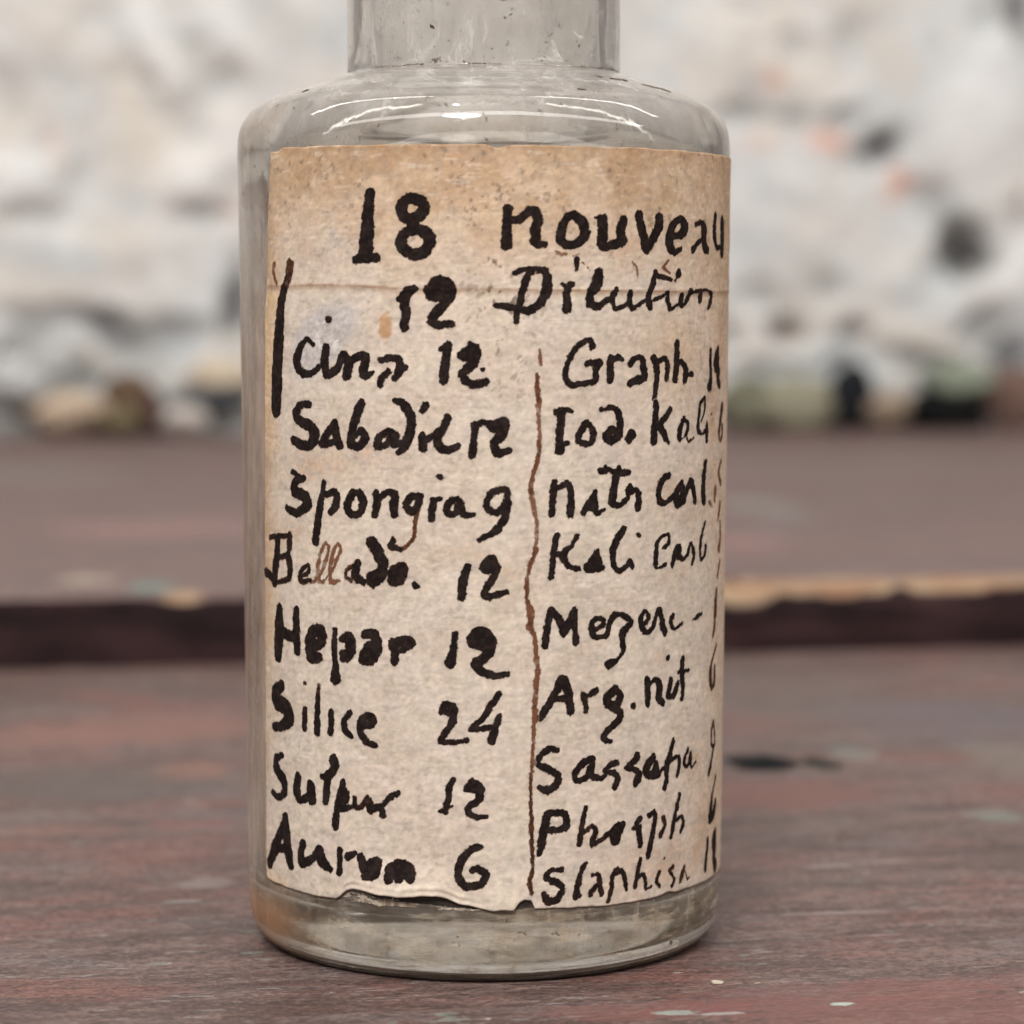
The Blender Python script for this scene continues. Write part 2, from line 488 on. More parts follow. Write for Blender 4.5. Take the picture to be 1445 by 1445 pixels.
# front face + broken arris + top of the upper board, one closed mesh
bx = np.concatenate([np.linspace(-420, -90, 30)[:-1], np.arange(-90, 95, .5), np.linspace(95, 420, 30)])
cz = chip(bx)
jag = .5 * (fbm(bx / 2.5, 0 * bx + 9, 99, 3) - .5)
rows = [(np.full_like(bx, .6), np.zeros_like(bx) + ZL - .2), (.3 + 0 * bx, 4.0 + 0 * bx), (.15 + jag * .6, ZB - cz * 1.0), (.55 * cz + jag, ZB - cz * .35 + jag * .3),
        (1.5 * cz + 1.2 + jag, ZB + 0 * bx)]
for yy in np.concatenate([np.arange(7, 100, 3.0), np.linspace(104, 470, 40)]):
    rows.append((yy + 0 * bx, ZB + .25 * (fbm(bx / 70, yy / 8 + 0 * bx, 66, 2) - .5)))
rows.append((470 + 0 * bx, ZL - .2 + 0 * bx))
co = np.stack([np.stack([bx, y, z], -1) for y, z in rows], 1)
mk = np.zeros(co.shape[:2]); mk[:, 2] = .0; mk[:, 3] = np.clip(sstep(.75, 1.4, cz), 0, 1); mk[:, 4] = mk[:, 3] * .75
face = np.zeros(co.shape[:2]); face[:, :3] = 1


def edge_wood():
    m = up_mat
    t = m.node_tree
    b = [n for n in t.nodes if n.type == 'BSDF_PRINCIPLED'][0]
    src = b.inputs['Base Color'].links[0].from_socket
    w = NT.__new__(NT); w.m, w.t = m, t
    v = w.coords((.25, 1, 1))
    bare = w.mix(w.ramp(w.noise(v, .5, 4, .6), .38, .62), (.27, .13, .065), (.37, .26, .155))
    c = w.mix(w.attr('bare', 'Fac'), src, bare)
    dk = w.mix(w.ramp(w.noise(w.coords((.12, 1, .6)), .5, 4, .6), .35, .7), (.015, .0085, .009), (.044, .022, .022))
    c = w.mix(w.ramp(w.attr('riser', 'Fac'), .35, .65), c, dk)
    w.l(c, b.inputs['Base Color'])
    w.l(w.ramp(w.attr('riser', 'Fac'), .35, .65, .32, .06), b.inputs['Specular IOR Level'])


edge_wood()
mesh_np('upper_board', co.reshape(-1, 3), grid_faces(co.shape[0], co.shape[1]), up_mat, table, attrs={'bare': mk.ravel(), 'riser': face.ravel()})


# ------------------------------------------------------------------ rubble along the foot of the wall
def stone(px, py, w, h, col, label, front=4.0, seed=1):
    """a lump of fallen masonry, centre px,py and width/height in photo pixels, standing a few mm before the wall"""
    u, hh = on_wall(px, py)
    rx, rz = w * WPX / 2, h * WPX / 2
    c = WALL0 + u * EX - front * EY + np.array([0, 0, hh])
    c[2] = max(c[2], ZB + rz * .9)
    rnd = np.random.RandomState(seed)
    n, k = 28, 18
    th = np.linspace(0, 2 * math.pi, n, endpoint=False); ph = np.linspace(0, math.pi, k + 1)
    TH, PH = np.meshgrid(th, ph, indexing='ij')
    d = np.stack([np.cos(TH) * np.sin(PH), np.sin(TH) * np.sin(PH), np.cos(PH)], -1)
    r = np.ones(TH.shape)
    for _ in range(11):                       # cut flat facets
        a = rnd.normal(size=3); a /= np.linalg.norm(a); lim = rnd.uniform(.62, .9)
        dt = d @ a
        r = np.where(dt > 1e-3, np.minimum(r, lim / np.maximum(dt, 1e-3)), r)
    r = r * (1 + .10 * (fbm(d[..., 0] * 3 + 9, d[..., 2] * 3 + d[..., 1] * 2, seed, 4) - .5))
    p = d * r[..., None] * np.array([rx * 1.35, rx * .9, rz * 1.22])
    p[..., 2] = np.maximum(p[..., 2], -(c[2] - ZB) - .1)
    co = p.reshape(-1, 3)
    i = np.arange(n)[:, None]; j = np.arange(k)[None, :]
    a = (i * (k + 1) + j).ravel(); b = (((i + 1) % n) * (k + 1) + j).ravel()
    f = np.stack([a, a + 1, b + 1, b], 1)
    m = NT('rubble_stone')
    v = m.coords()
    cc = m.mix(m.ramp(m.noise(v, .45, 6, .6), .35, .65), col, tuple(min(1, x * 1.6) for x in col))
    cc = m.mix(m.ramp(m.noise(v, 1.6, 4, .6), .55, .7, 0, .5), cc, tuple(x * .4 for x in col))
    mat = m.done(m.bsdf(cc, .9, m.bump(m.noise(v, 1.1, 5, .6), .6, .6), .06))
    o = mesh_np('rubble_stone', co, f, mat)
    o.location = tuple(c * MM)
    o.rotation_euler = (0, 0, YAW)
    tag(o, label, 'stone', 'rubble stones along the foot of the wall')


for i, (px, py, w, h, col, lab, fr) in enumerate((
        (95, 580, 92, 48, (.40, .31, .23), 'long sandy lump of rubble on the board at far left', 5),
        (25, 538, 85, 62, (.34, .34, .33), 'pale grey stone cut by the left edge, leaning on the wall', 3),
        (180, 556, 62, 50, (.085, .055, .035), 'dark brown stone over a mossy one, left of the bottle', 3),
        (164, 592, 52, 34, (.12, .095, .055), 'small mossy olive stone under the dark brown one', 7),
        (214, 578, 30, 60, (.075, .04, .035), 'narrow upright red brown shard left of the bottle', 5),
        (258, 590, 54, 40, (.38, .34, .31), 'small chalky white stone nearest the bottle on the left', 6),
        (312, 530, 70, 44, (.38, .31, .23), 'sandy stone set in the wall just left of the bottle', 2),
        (300, 562, 80, 30, (.07, .075, .08), 'flat slate grey stone below the sandy stone by the bottle', 4),
        (1048, 568, 66, 70, (.125, .12, .085), 'dull olive stone touching the right outline of the bottle', 4),
        (1118, 566, 84, 74, (.21, .195, .14), 'greenish grey block between the olive stone and the black upright lump', 6),
        (1190, 560, 60, 90, (.012, .013, .015), 'tall black lump painting the dark gap in the middle of the right rubble', 5),  # black lump stands in for a dark gap between stones
        (1243, 576, 60, 50, (.22, .165, .12), 'small tan stone between the two black gap lumps', 6),
        (1322, 584, 112, 58, (.006, .006, .006), 'wide low black lump painting the shadowed gap on the board at right', 6),  # jet black paints the shadowed gap above the board
        (1345, 538, 92, 46, (.15, .165, .125), 'grey green stone resting on the wide black gap lump', 4),
        (1424, 562, 80, 96, (.12, .075, .06), 'large reddish brown stone at the right edge', 5))):
    stone(px, py, w, h, col, lab, fr, 100 + i)


# ------------------------------------------------------------------ the bottle
bottle = empty('glass_bottle')
tag(bottle, 'small clear glass medicine bottle with a handwritten paper label', 'bottle')
SEG = 192


def catmull(pts, n=6):
    pts = np.array(pts, float); out = []
    for i in range(len(pts) - 1):
        p0 = pts[max(i - 1, 0)]; p1 = pts[i]; p2 = pts[i + 1]; p3 = pts[min(i + 2, len(pts) - 1)]
        d = max(np.linalg.norm(p2 - p1), 1e-6)
        m1 = (p2 - p0) / max(np.linalg.norm(p2 - p0), 1e-6) * d; m2 = (p3 - p1) / max(np.linalg.norm(p3 - p1), 1e-6) * d
        for t in np.linspace(0, 1, n, endpoint=False):
            out.append((2 * t ** 3 - 3 * t ** 2 + 1) * p1 + (t ** 3 - 2 * t ** 2 + t) * m1 + (-2 * t ** 3 + 3 * t ** 2) * p2 + (t ** 3 - t ** 2) * m2)
    out.append(pts[-1])
    return np.array(out)


outer = [(0.02, .7), (6, .55), (11, .15), (13.6, -.26), (14.6, -.40), (15.3, -.12), (15.92, .5), (16.3, 1.4), (16.46, 2.7), (16.61, 17), (16.76, 34), (16.90, 50), (16.95, 53.6), (16.93, 54.6),
         (16.80, 55.45), (16.45, 56.2), (15.85, 56.9), (14.9, 57.45), (13.7, 58.0), (12.1, 58.55), (10.5, 59.08), (9.75, 59.28), (9.42, 59.40), (9.38, 59.6), (9.37, 60.4), (9.37, 63), (9.40, 73), (9.9, 74.2), (11.0, 74.6), (11.3, 75.2), (11.3, 77.6), (10.9, 78.4), (9.6, 78.7)]
inner = [(8.3, 78.6), (7.7, 77.9), (7.5, 76), (7.5, 63), (7.55, 60.6), (7.9, 59.0), (9.2, 57.9), (11.6, 57.1), (13.5, 56.2), (14.7, 55.0), (15.2, 53.4), (15.3, 50), (15.1, 34), (15.0, 17), (14.9, 7), (14.5, 4.9), (13.2, 3.7), (10, 3.3), (5, 3.5), (.02, 3.9)]


def lathe(prof, wob=None):
    th = np.linspace(0, 2 * math.pi, SEG, endpoint=False)
    R = prof[:, 0][None, :] + (wob(th[:, None], prof[:, 1][None, :]) * np.clip(prof[:, 0] / 6, 0, 1)[None, :] if wob else 0)
    x = R * np.sin(th)[:, None]; y = -R * np.cos(th)[:, None]
    z = np.broadcast_to(prof[:, 1], x.shape)
    n = len(prof)
    i = np.arange(SEG)[:, None]; j = np.arange(n - 1)[None, :]
    a = (i * n + j).ravel(); b = (((i + 1) % SEG) * n + j).ravel()
    return np.stack([x, y, z], -1).reshape(-1, 3), np.stack([a, b, b + 1, a + 1], 1)


prof = np.concatenate([catmull(outer, 6), catmull(inner, 6)])
NOUT = len(catmull(outer, 6))


def glass_wob(th, z):
    w = .02 * np.sin(2 * th + z * .05) + .018 * np.sin(5 * th + 1.3 + z * .1) + .04 * (fbm(th * 3, z * .25, 7, 3) - .5)
    return w


def wob_all(th, z):
    w = glass_wob(th, z)
    k = np.arange(z.shape[1])[None, :] >= NOUT
    sh = np.clip((z - 50) / 3, 0, 1) * np.clip((60.5 - z) / 1.5, 0, 1); nk = np.clip((z - 60) / 2, 0, 1)
    inw = (1 - .8 * sh) * (.10 * np.sin(2 * th + .6) + .09 * np.sin(3 * th + 2.0 + z * .02) + .07 * np.sin(7 * th + z * .03)) + nk * (.16 * np.sin(5 * th + .8) + .10 * np.sin(11 * th + 2.1 + z * .01)) + (.28 - .22 * sh) * (fbm(th * 4.0, z * .16, 17, 3) - .5)
    return np.where(k, inw, w * np.where((z > 3) & (z < 54), .25, 1.0))


co, fc = lathe(prof, wob_all)
# a raised step of glass left of the neck foot is part of the wobble; the dust lies mostly on the shoulder and inside the neck
m = NT('old_clear_glass')
v = m.coords()
gl = m.n('ShaderNodeBsdfGlass'); gl.inputs['IOR'].default_value = 1.5

gl.inputs['Color'].default_value = (.97, .957, .932, 1)
sep = m.n('ShaderNodeSeparateXYZ'); m.l(v, sep.inputs[0])
m.l(m.ramp(sep.outputs[2], 50, 54, .015, .055), gl.inputs['Roughness'])
dcol = m.mix(m.ramp(m.noise(v, .35, 4), .4, .6), (.50, .45, .40), (.38, .30, .23))
heel = m.ramp(sep.outputs[2], 7.5, 2.0, 0, .85)
dcol = m.mix(m.ramp(sep.outputs[2], 52, 60, 0, .75), dcol, (.64, .61, .58))
dcol = m.mix(heel, dcol, m.mix(m.ramp(m.noise(m.coords((.5, .5, 1.4)), .55, 5, .65), .42, .58), (.31, .23, .145), (.50, .42, .31)))
amber = m.math('MULTIPLY', m.ramp(sep.outputs[0], -9.5, -14.5), m.ramp(sep.outputs[2], 5.5, 2.5))
dcol = m.mix(m.math('MULTIPLY', amber, .9), dcol, (.34, .165, .075))
grime = m.ramp(m.noise(v, 1.5, 4, .65), .63, .70)
dcol = m.mix(m.math('MULTIPLY', grime, .9), dcol, (.05, .032, .022))
side = m.math('MULTIPLY', m.ramp(sep.outputs[0], -11.0, -15.0), m.math('MULTIPLY', m.ramp(sep.outputs[2], 54, 38, .25, 1), m.ramp(sep.outputs[2], 3.5, 7.5, .15, 1)))
dcol = m.mix(m.math('MULTIPLY', side, .8), dcol, m.mix(m.ramp(m.noise(m.coords((.6, .6, .12)), .5, 4), .4, .6), (.25, .16, .11), (.38, .285, .225)))
foot = m.ramp(sep.outputs[2], .75, -.15)  # dark colour painted on the foot to deepen the contact shadow
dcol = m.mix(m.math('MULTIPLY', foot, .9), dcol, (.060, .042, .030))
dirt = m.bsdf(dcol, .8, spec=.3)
film = m.ramp(m.noise(v, .22, 5, .65), .40, .72, .04, .24)
upper = m.ramp(sep.outputs[2], 51, 57, 0, .15)
low = m.math('MULTIPLY', m.ramp(sep.outputs[2], 7.5, 3, 0, 1), m.ramp(m.noise(m.coords((.45, .45, 1.9)), .7, 6, .72), .46, .62, .14, .48))
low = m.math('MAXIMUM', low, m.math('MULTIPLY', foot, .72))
low = m.math('MAXIMUM', low, m.math('MULTIPLY', amber, .55))
smear = m.ramp(m.noise(m.coords((.9, .9, .25)), 1.0, 5, .65), .52, .72, 0, .30)
speck = m.math('MULTIPLY', grime, .75)
cl = m.ramp(m.noise(v, .13, 3, .5), .42, .60, .15, 1)
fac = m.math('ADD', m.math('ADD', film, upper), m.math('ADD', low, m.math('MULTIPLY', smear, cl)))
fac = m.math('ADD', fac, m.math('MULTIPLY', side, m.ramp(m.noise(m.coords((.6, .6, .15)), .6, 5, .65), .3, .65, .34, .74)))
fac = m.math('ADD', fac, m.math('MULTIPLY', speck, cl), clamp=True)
bm_ = m.bump(m.noise(m.coords((.5, .5, .25)), .6, 3), .12, .25)
m.l(bm_, gl.inputs['Normal'])
mx = m.n('ShaderNodeMixShader')
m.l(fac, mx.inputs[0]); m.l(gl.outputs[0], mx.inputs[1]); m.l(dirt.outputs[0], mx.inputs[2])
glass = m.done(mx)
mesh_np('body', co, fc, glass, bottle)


def residue():
    """dried crust lying in the bottom of the bottle: a thin broken skin over the inner floor and heel"""
    pr = catmull([(1.0, 3.95), (5, 3.62), (10, 3.42), (12.9, 3.78), (14.2, 4.9), (14.62, 6.4), (14.72, 8.0)], 14)
    th = np.linspace(0, 2 * math.pi, 260, endpoint=False)
    n = len(pr)
    TH, K = np.meshgrid(th, np.arange(n), indexing='ij')
    R = pr[K, 0] - .25; Z = pr[K, 1] + .06
    nz = fbm(TH * 5, K * .16, 51, 4)
    X = R * np.sin(TH); Y = -R * np.cos(TH); Z = Z + .25 * nz
    keep = (fbm(X / 2.6, Y / 2.6 + Z, 55, 4) > .47) & (K > 4)
    co = np.stack([X, Y, Z], -1).reshape(-1, 3)
    i = np.arange(len(th))[:, None]; j = np.arange(n - 1)[None, :]
    a = (i * n + j).ravel(); b = (((i + 1) % len(th)) * n + j).ravel()
    f = np.stack([a, b, b + 1, a + 1], 1)
    f = f[keep.ravel()[f].all(1)]
    used = np.unique(f); mp = np.full(len(co), -1); mp[used] = np.arange(len(used))
    m = NT('dried_residue'); v = m.coords()
    c = m.mix(m.ramp(m.noise(v, .5, 4), .42, .58), (.64, .58, .49), (.40, .31, .20))
    o = mesh_np('residue', co[used], mp[f], m.done(m.bsdf(c, .8, spec=.2)), bottle)
    sm = o.modifiers.new('thickness', 'SOLIDIFY'); sm.thickness = .12 * MM; sm.offset = 0


residue()


# ------------------------------------------------------------------ paper label: arc length a (mm, radius 17) and height z
def rad(a, z):
    r = 16.56 + (17.02 - 16.56) * (z - 2.5) / 51.0
    lift = .50 * np.exp(-((a + 5.2) / 3.6) ** 2) * sstep(8.2, 5.7, z) + .22 * np.exp(-((a - 1.8) / 1.3) ** 2) * sstep(7.0, 5.0, z)
    cr = .028 * np.exp(-((z - crease(a)) / .16) ** 2) - .03 * np.exp(-((z - crease(a) + .3) / .3) ** 2)
    wr = .05 * (fbm(a / 5, z / 5, 71, 3) - .5) + .035 * (fbm(a / 1.1, z / .8, 73, 3) - .5)
    return r + lift + cr + wr


def crease(a):
    return np.interp(a, [-17, -15, -12, -8, -4.5, 0, 5, 12, 18, 34], [44.95, 44.86, 44.98, 44.90, 44.66, 44.72, 44.60, 44.55, 44.50, 44.5])


def to3d(a, z, off=0.0):
    r = rad(a, z) + off
    return np.stack([r * np.sin(a / 17), -r * np.cos(a / 17), z], -1)


def left_edge(z):
    return np.interp(z, [4.6, 7, 25, 43, 45, 50, 54], [-18.35, -18.4, -17.95, -17.3, -16.95, -16.64, -16.2]) + .10 * (fbm(z / 1.2, 0 * z + 4, 81, 3) - .5)


ARIGHT = 34.0
ZB_PTS = [(-18.5, 5.25), (-18.1, 5.0), (-17.4, 4.9), (-15.6, 4.84), (-11.9, 4.78), (-10.5, 4.82), (-10.2, 4.95), (-9.9, 5.2), (-9.5, 5.5), (-9, 5.68), (-8, 5.62), (-6.8, 5.46), (-5.5, 5.42), (-4.2, 5.56), (-3.0, 5.62), (-2.2, 5.46), (-1.5, 5.12), (-.6, 4.95), (.1, 4.82), (.6, 4.7),
          (2.1, 4.72), (2.45, 5.2), (2.8, 5.36), (3.3, 5.3), (3.55, 4.74), (8.2, 4.55), (13, 4.55), (14.2, 4.75), (15, 4.6), (34, 4.6)]


def z_low(a):
    p = np.array(ZB_PTS)
    return np.interp(a, p[:, 0], p[:, 1]) + .10 * (fbm(a / .8, 0 * a + 2, 83, 3) - .5)


def z_top(a):
    return 53.78 - .25 * sstep(-14.6, -15.4, a) - .006 * (a - 2) + .16 * (fbm(a / 1.5, 0 * a + 7, 85, 4) - .5) - .22 * np.exp(-((a - 1) / .5) ** 2)


def label():
    na, nz = 500, 480
    s = np.linspace(0, 1, na); t = np.linspace(0, 1, nz)
    S, T_ = np.meshgrid(s, t, indexing='ij')
    a0 = -18 + S * (ARIGHT + 18)
    A = a0.copy()
    for _ in range(4):
        Z = z_low(A) + (z_top(A) - z_low(A)) * T_
        A = left_edge(Z) + (ARIGHT - left_edge(Z)) * S
    # ---- colour of the paper: ageing, stains, scuffs, flecks, some painted shade
    col = np.zeros(A.shape + (3,)) + np.array([.540, .458, .380])
    def over(c, mk):
        nonlocal col
        mk = np.clip(mk, 0, 1)[..., None]
        col = col * (1 - mk) + np.array(c) * mk
    n_big = fbm(A / 6, Z / 6, 101, 4); n_mid = fbm(A / 1.6, Z / 1.6, 103, 4); n_f = fbm(A / .42, Z / .30, 105, 3); n_ff = fbm(A / .22, Z / .2, 107, 2)
    tan = (.50, .345, .220); tan2 = (.42, .28, .17); brown = (.27, .13, .06); grey = (.47, .435, .41); pink = (.57, .43, .355)
    over(pink, sstep(.48, .62, n_big) * .22)
    over((.575, .49, .40), sstep(.52, .66, fbm(A / 3.5, Z / 3.5, 111, 4)) * .6)
    over(tan, sstep(42.5, 52.0, Z + 5 * (n_big - .5)) * .75)
    over(tan2, sstep(50.3, 54.0, Z + 2.8 * (n_mid - .5)) * .85)
    over((.30, .18, .10), sstep(.53, .64, n_mid * .55 + fbm(A / 3, Z / 2, 163, 4) * .45) * sstep(47.5, 52.5, Z) * .42)
    over(brown, sstep(53.1, 54.0, Z + .9 * (n_mid - .5)) * .55)
    dl = A - left_edge(Z)
    over(tan, sstep(2.6, .1, dl + 1.6 * (n_mid - .5)) * sstep(8, 24, Z) * .85)
    over((.44, .33, .24), sstep(1.3, .0, dl + 1.0 * (n_mid - .5)) * .7)
    over(tan, sstep(15, 23, A + 5 * (n_big - .5) + 2 * (n_mid - .5)) * .55)  # darker right edge: light falloff round the curved label painted in
    over(tan2, sstep(.46, .66, n_mid * .6 + n_big * .4) * sstep(43, 51, Z) * .6)
    over((.50, .41, .33), sstep(.50, .66, fbm(A / 4.5, Z / 2.2, 161, 4)) * sstep(46, 40, Z) * .55)
    over(tan2, sstep(1.1, 0, dl + .8 * (n_mid - .5)) * sstep(12, 28, Z) * .75)
    over((.57, .39, .23), sstep(2.6, .2, dl + 1.0 * (n_mid - .5)) * sstep(45, 44, Z) * sstep(33, 38, Z) * .75)
    over(tan2, sstep(17, 24, A + 3 * (n_mid - .5)) * sstep(36, 50, Z + 4 * (n_big - .5)) * .75)
    over(tan2, np.exp(-((A + 13) / 3.6) ** 2 - ((Z - 52.2) / 1.4) ** 2) * sstep(.4, .6, n_mid) * .8)
    over(tan, np.exp(-((A - 14.5) / 3.5) ** 2 - ((Z - 40.5) / 3.0) ** 2) * .7)
    # crease
    dz = Z - crease(A)
    over(brown, np.exp(-(dz / .075) ** 2) * (.65 + .35 * sstep(.4, .65, fbm(A / 1.3, Z * 0, 121, 3))) * np.where(np.abs(A + 1) < 5, .65, 1))
    over(tan2, np.exp(-((dz + .12) / .25) ** 2) * .35)
    # scuffed grey patch left of the 12, with a brown spot
    sc = np.exp(-((A + 11.3 + .8 * (n_mid - .5)) / 2.9) ** 2 - ((Z - 41.6 - .45 * (A + 11)) / 2.0) ** 2)
    over(grey, sstep(.18, .5, sc * (.6 + .8 * n_mid)) * .9)
    over((.33, .28, .26), sstep(.25, .7, sc) * sstep(.50, .62, n_f) * .7)
    over((.66, .61, .57), sstep(.4, .8, sc) * sstep(.58, .68, fbm(A / .5, Z / .5, 131, 3)) * .7)
    over((.40, .22, .10), sstep(1.15, .75, np.hypot((A + 6.3) / .5, (Z - 42.35) / .95) + .6 * (n_f - .5)) * .85)
    over(grey, np.exp(-((A + 9.5) / 2.2) ** 2 - ((Z - 48.0) / 2.2) ** 2) * sstep(.45, .6, n_mid) * .5)
    # rusty stains near the right hand column
    for ca, cz_, ra, rz, w in ((17.2, 13.3, 1.1, 1.1, .55), (12.8, 20.2, .9, .8, .35), (17, 30.0, 1.6, 1.0, .45), (19.6, 36.2, 1.2, 2.2, .6), (19.2, 32.5, 1.3, 1.6, .5), (13.5, 31.6, 1.6, .9, .35),
                               (15.5, 26.0, 2.2, .8, .3), (14, 6.8, 4, 1.8, .4), (18.2, 8.0, 2.2, 2, .35), (21.5, 40.5, .8, 2.2, .7), (4.2, 12.5, .9, .8, .25), (9.2, 47.2, 1.1, 1.2, .45),
                               (-14.5, 28.5, 3.0, 1.4, .40), (-12.6, 33.2, 3.4, .9, .4), (-8, 34.2, 3, .8, .3), (-1, 28, 3, .5, .25), (-17.2, 24, .9, 3, .45), (1.8, 26.6, 1.0, .5, .3)):
        over((.40, .235, .135), np.exp(-((A - ca) / ra) ** 2 - ((Z - cz_) / rz) ** 2) * sstep(.36, .62, .5 * n_mid + .5 * n_f) * w * 1.3)
    # peppered dark specks and fibres
    sp = sstep(.705, .78, fbm(A / .34, Z / .34, 141, 2))
    dens = .22 + .9 * np.exp(-((A - 1.4) / 1.8) ** 2 - ((Z - 45) / 6) ** 2) + .35 * sstep(44, 50, Z) + .5 * np.exp(-((A - 19) / 2.0) ** 2 - ((Z - 34) / 6) ** 2)
    over((.12, .085, .06), sp * np.clip(dens * sstep(.35, .6, fbm(A / 2.2, Z / 2.2, 143, 3)), 0, 1) * .85)
    fib = fbm(A / 1.2 + .4 * n_mid, Z / .14, 145, 2)
    over((.36, .30, .245), sstep(.60, .74, fib) * sstep(.45, .6, fbm(A / .9, Z / .5, 147, 3)) * .40)
    over((.66, .57, .48), sstep(.60, .74, 1 - fib) * sstep(.5, .65, fbm(A / .7, Z / .4, 149, 3)) * .35)
    # torn fibres and a painted shadow line along the tear, and the grubby lower left edge
    db = Z - z_low(A)
    tear = sstep(-10.2, -9.4, A) * sstep(.4, -.6, A)
    over((.72, .62, .51), np.exp(-((db - .12) / .16) ** 2) * tear * .9)
    over((.22, .15, .10), np.exp(-((db - .42) / .08) ** 2) * tear * sstep(.45, .6, n_mid) * .55)
    over((.72, .62, .51), np.exp(-((db - .62) / .12) ** 2) * tear * .6)
    over((.58, .42, .25), sstep(1.2, 0, db + .8 * (n_mid - .5)) * sstep(-14, -17, A) * .6)
    over((.15, .10, .07), sstep(.16, 0, db) * sstep(.48, .62, fbm(A / 1.2, 0 * A, 151, 3)) * .7)
    n_g = fbm(A / .75, Z / .6, 109, 4)
    col *= (1 + .15 * (n_ff[..., None] - .5) * 2 + .16 * (n_f[..., None] - .5) * 2 + .10 * (n_g[..., None] - .5) * 2)
    col = col * np.clip(1 - .022 * np.stack([0 * n_g, (fbm(A / .9, Z / .8, 115, 3) - .45) * 2, (fbm(A / .9, Z / .8, 117, 3) - .42) * 3], -1), 0, 1.1)
    n_t = rad(A, Z)
    front = to3d(A, Z).reshape(-1, 3)
    # back of the paper lies 0.08 mm further in (it never cuts the glass)
    rb = n_t - .06
    backc = np.stack([rb * np.sin(A / 17), -rb * np.cos(A / 17), Z], -1).reshape(-1, 3)
    N = na * nz
    idx = np.arange(N).reshape(na, nz)
    ring = np.concatenate([idx[:, 0], idx[-1, 1:], idx[-2::-1, -1], idx[0, -2:0:-1]]); k = len(ring)
    side = np.stack([np.roll(ring, -1), ring, ring + N, np.roll(ring, -1) + N], 1)
    f = np.concatenate([grid_faces(na, nz), grid_faces(na, nz, N, True), side])
    m = NT('aged_paper')
    b = m.bsdf(m.attr('Col'), .88, m.bump(m.noise(m.coords(), 3.2, 4, .65), .35, .05), .18)
    c2 = np.concatenate([col.reshape(-1, 3)] * 2)
    return mesh_np('label', np.concatenate([front, backc]), f, m.done(b), bottle, attrs={'Col': c2})


paper = label()


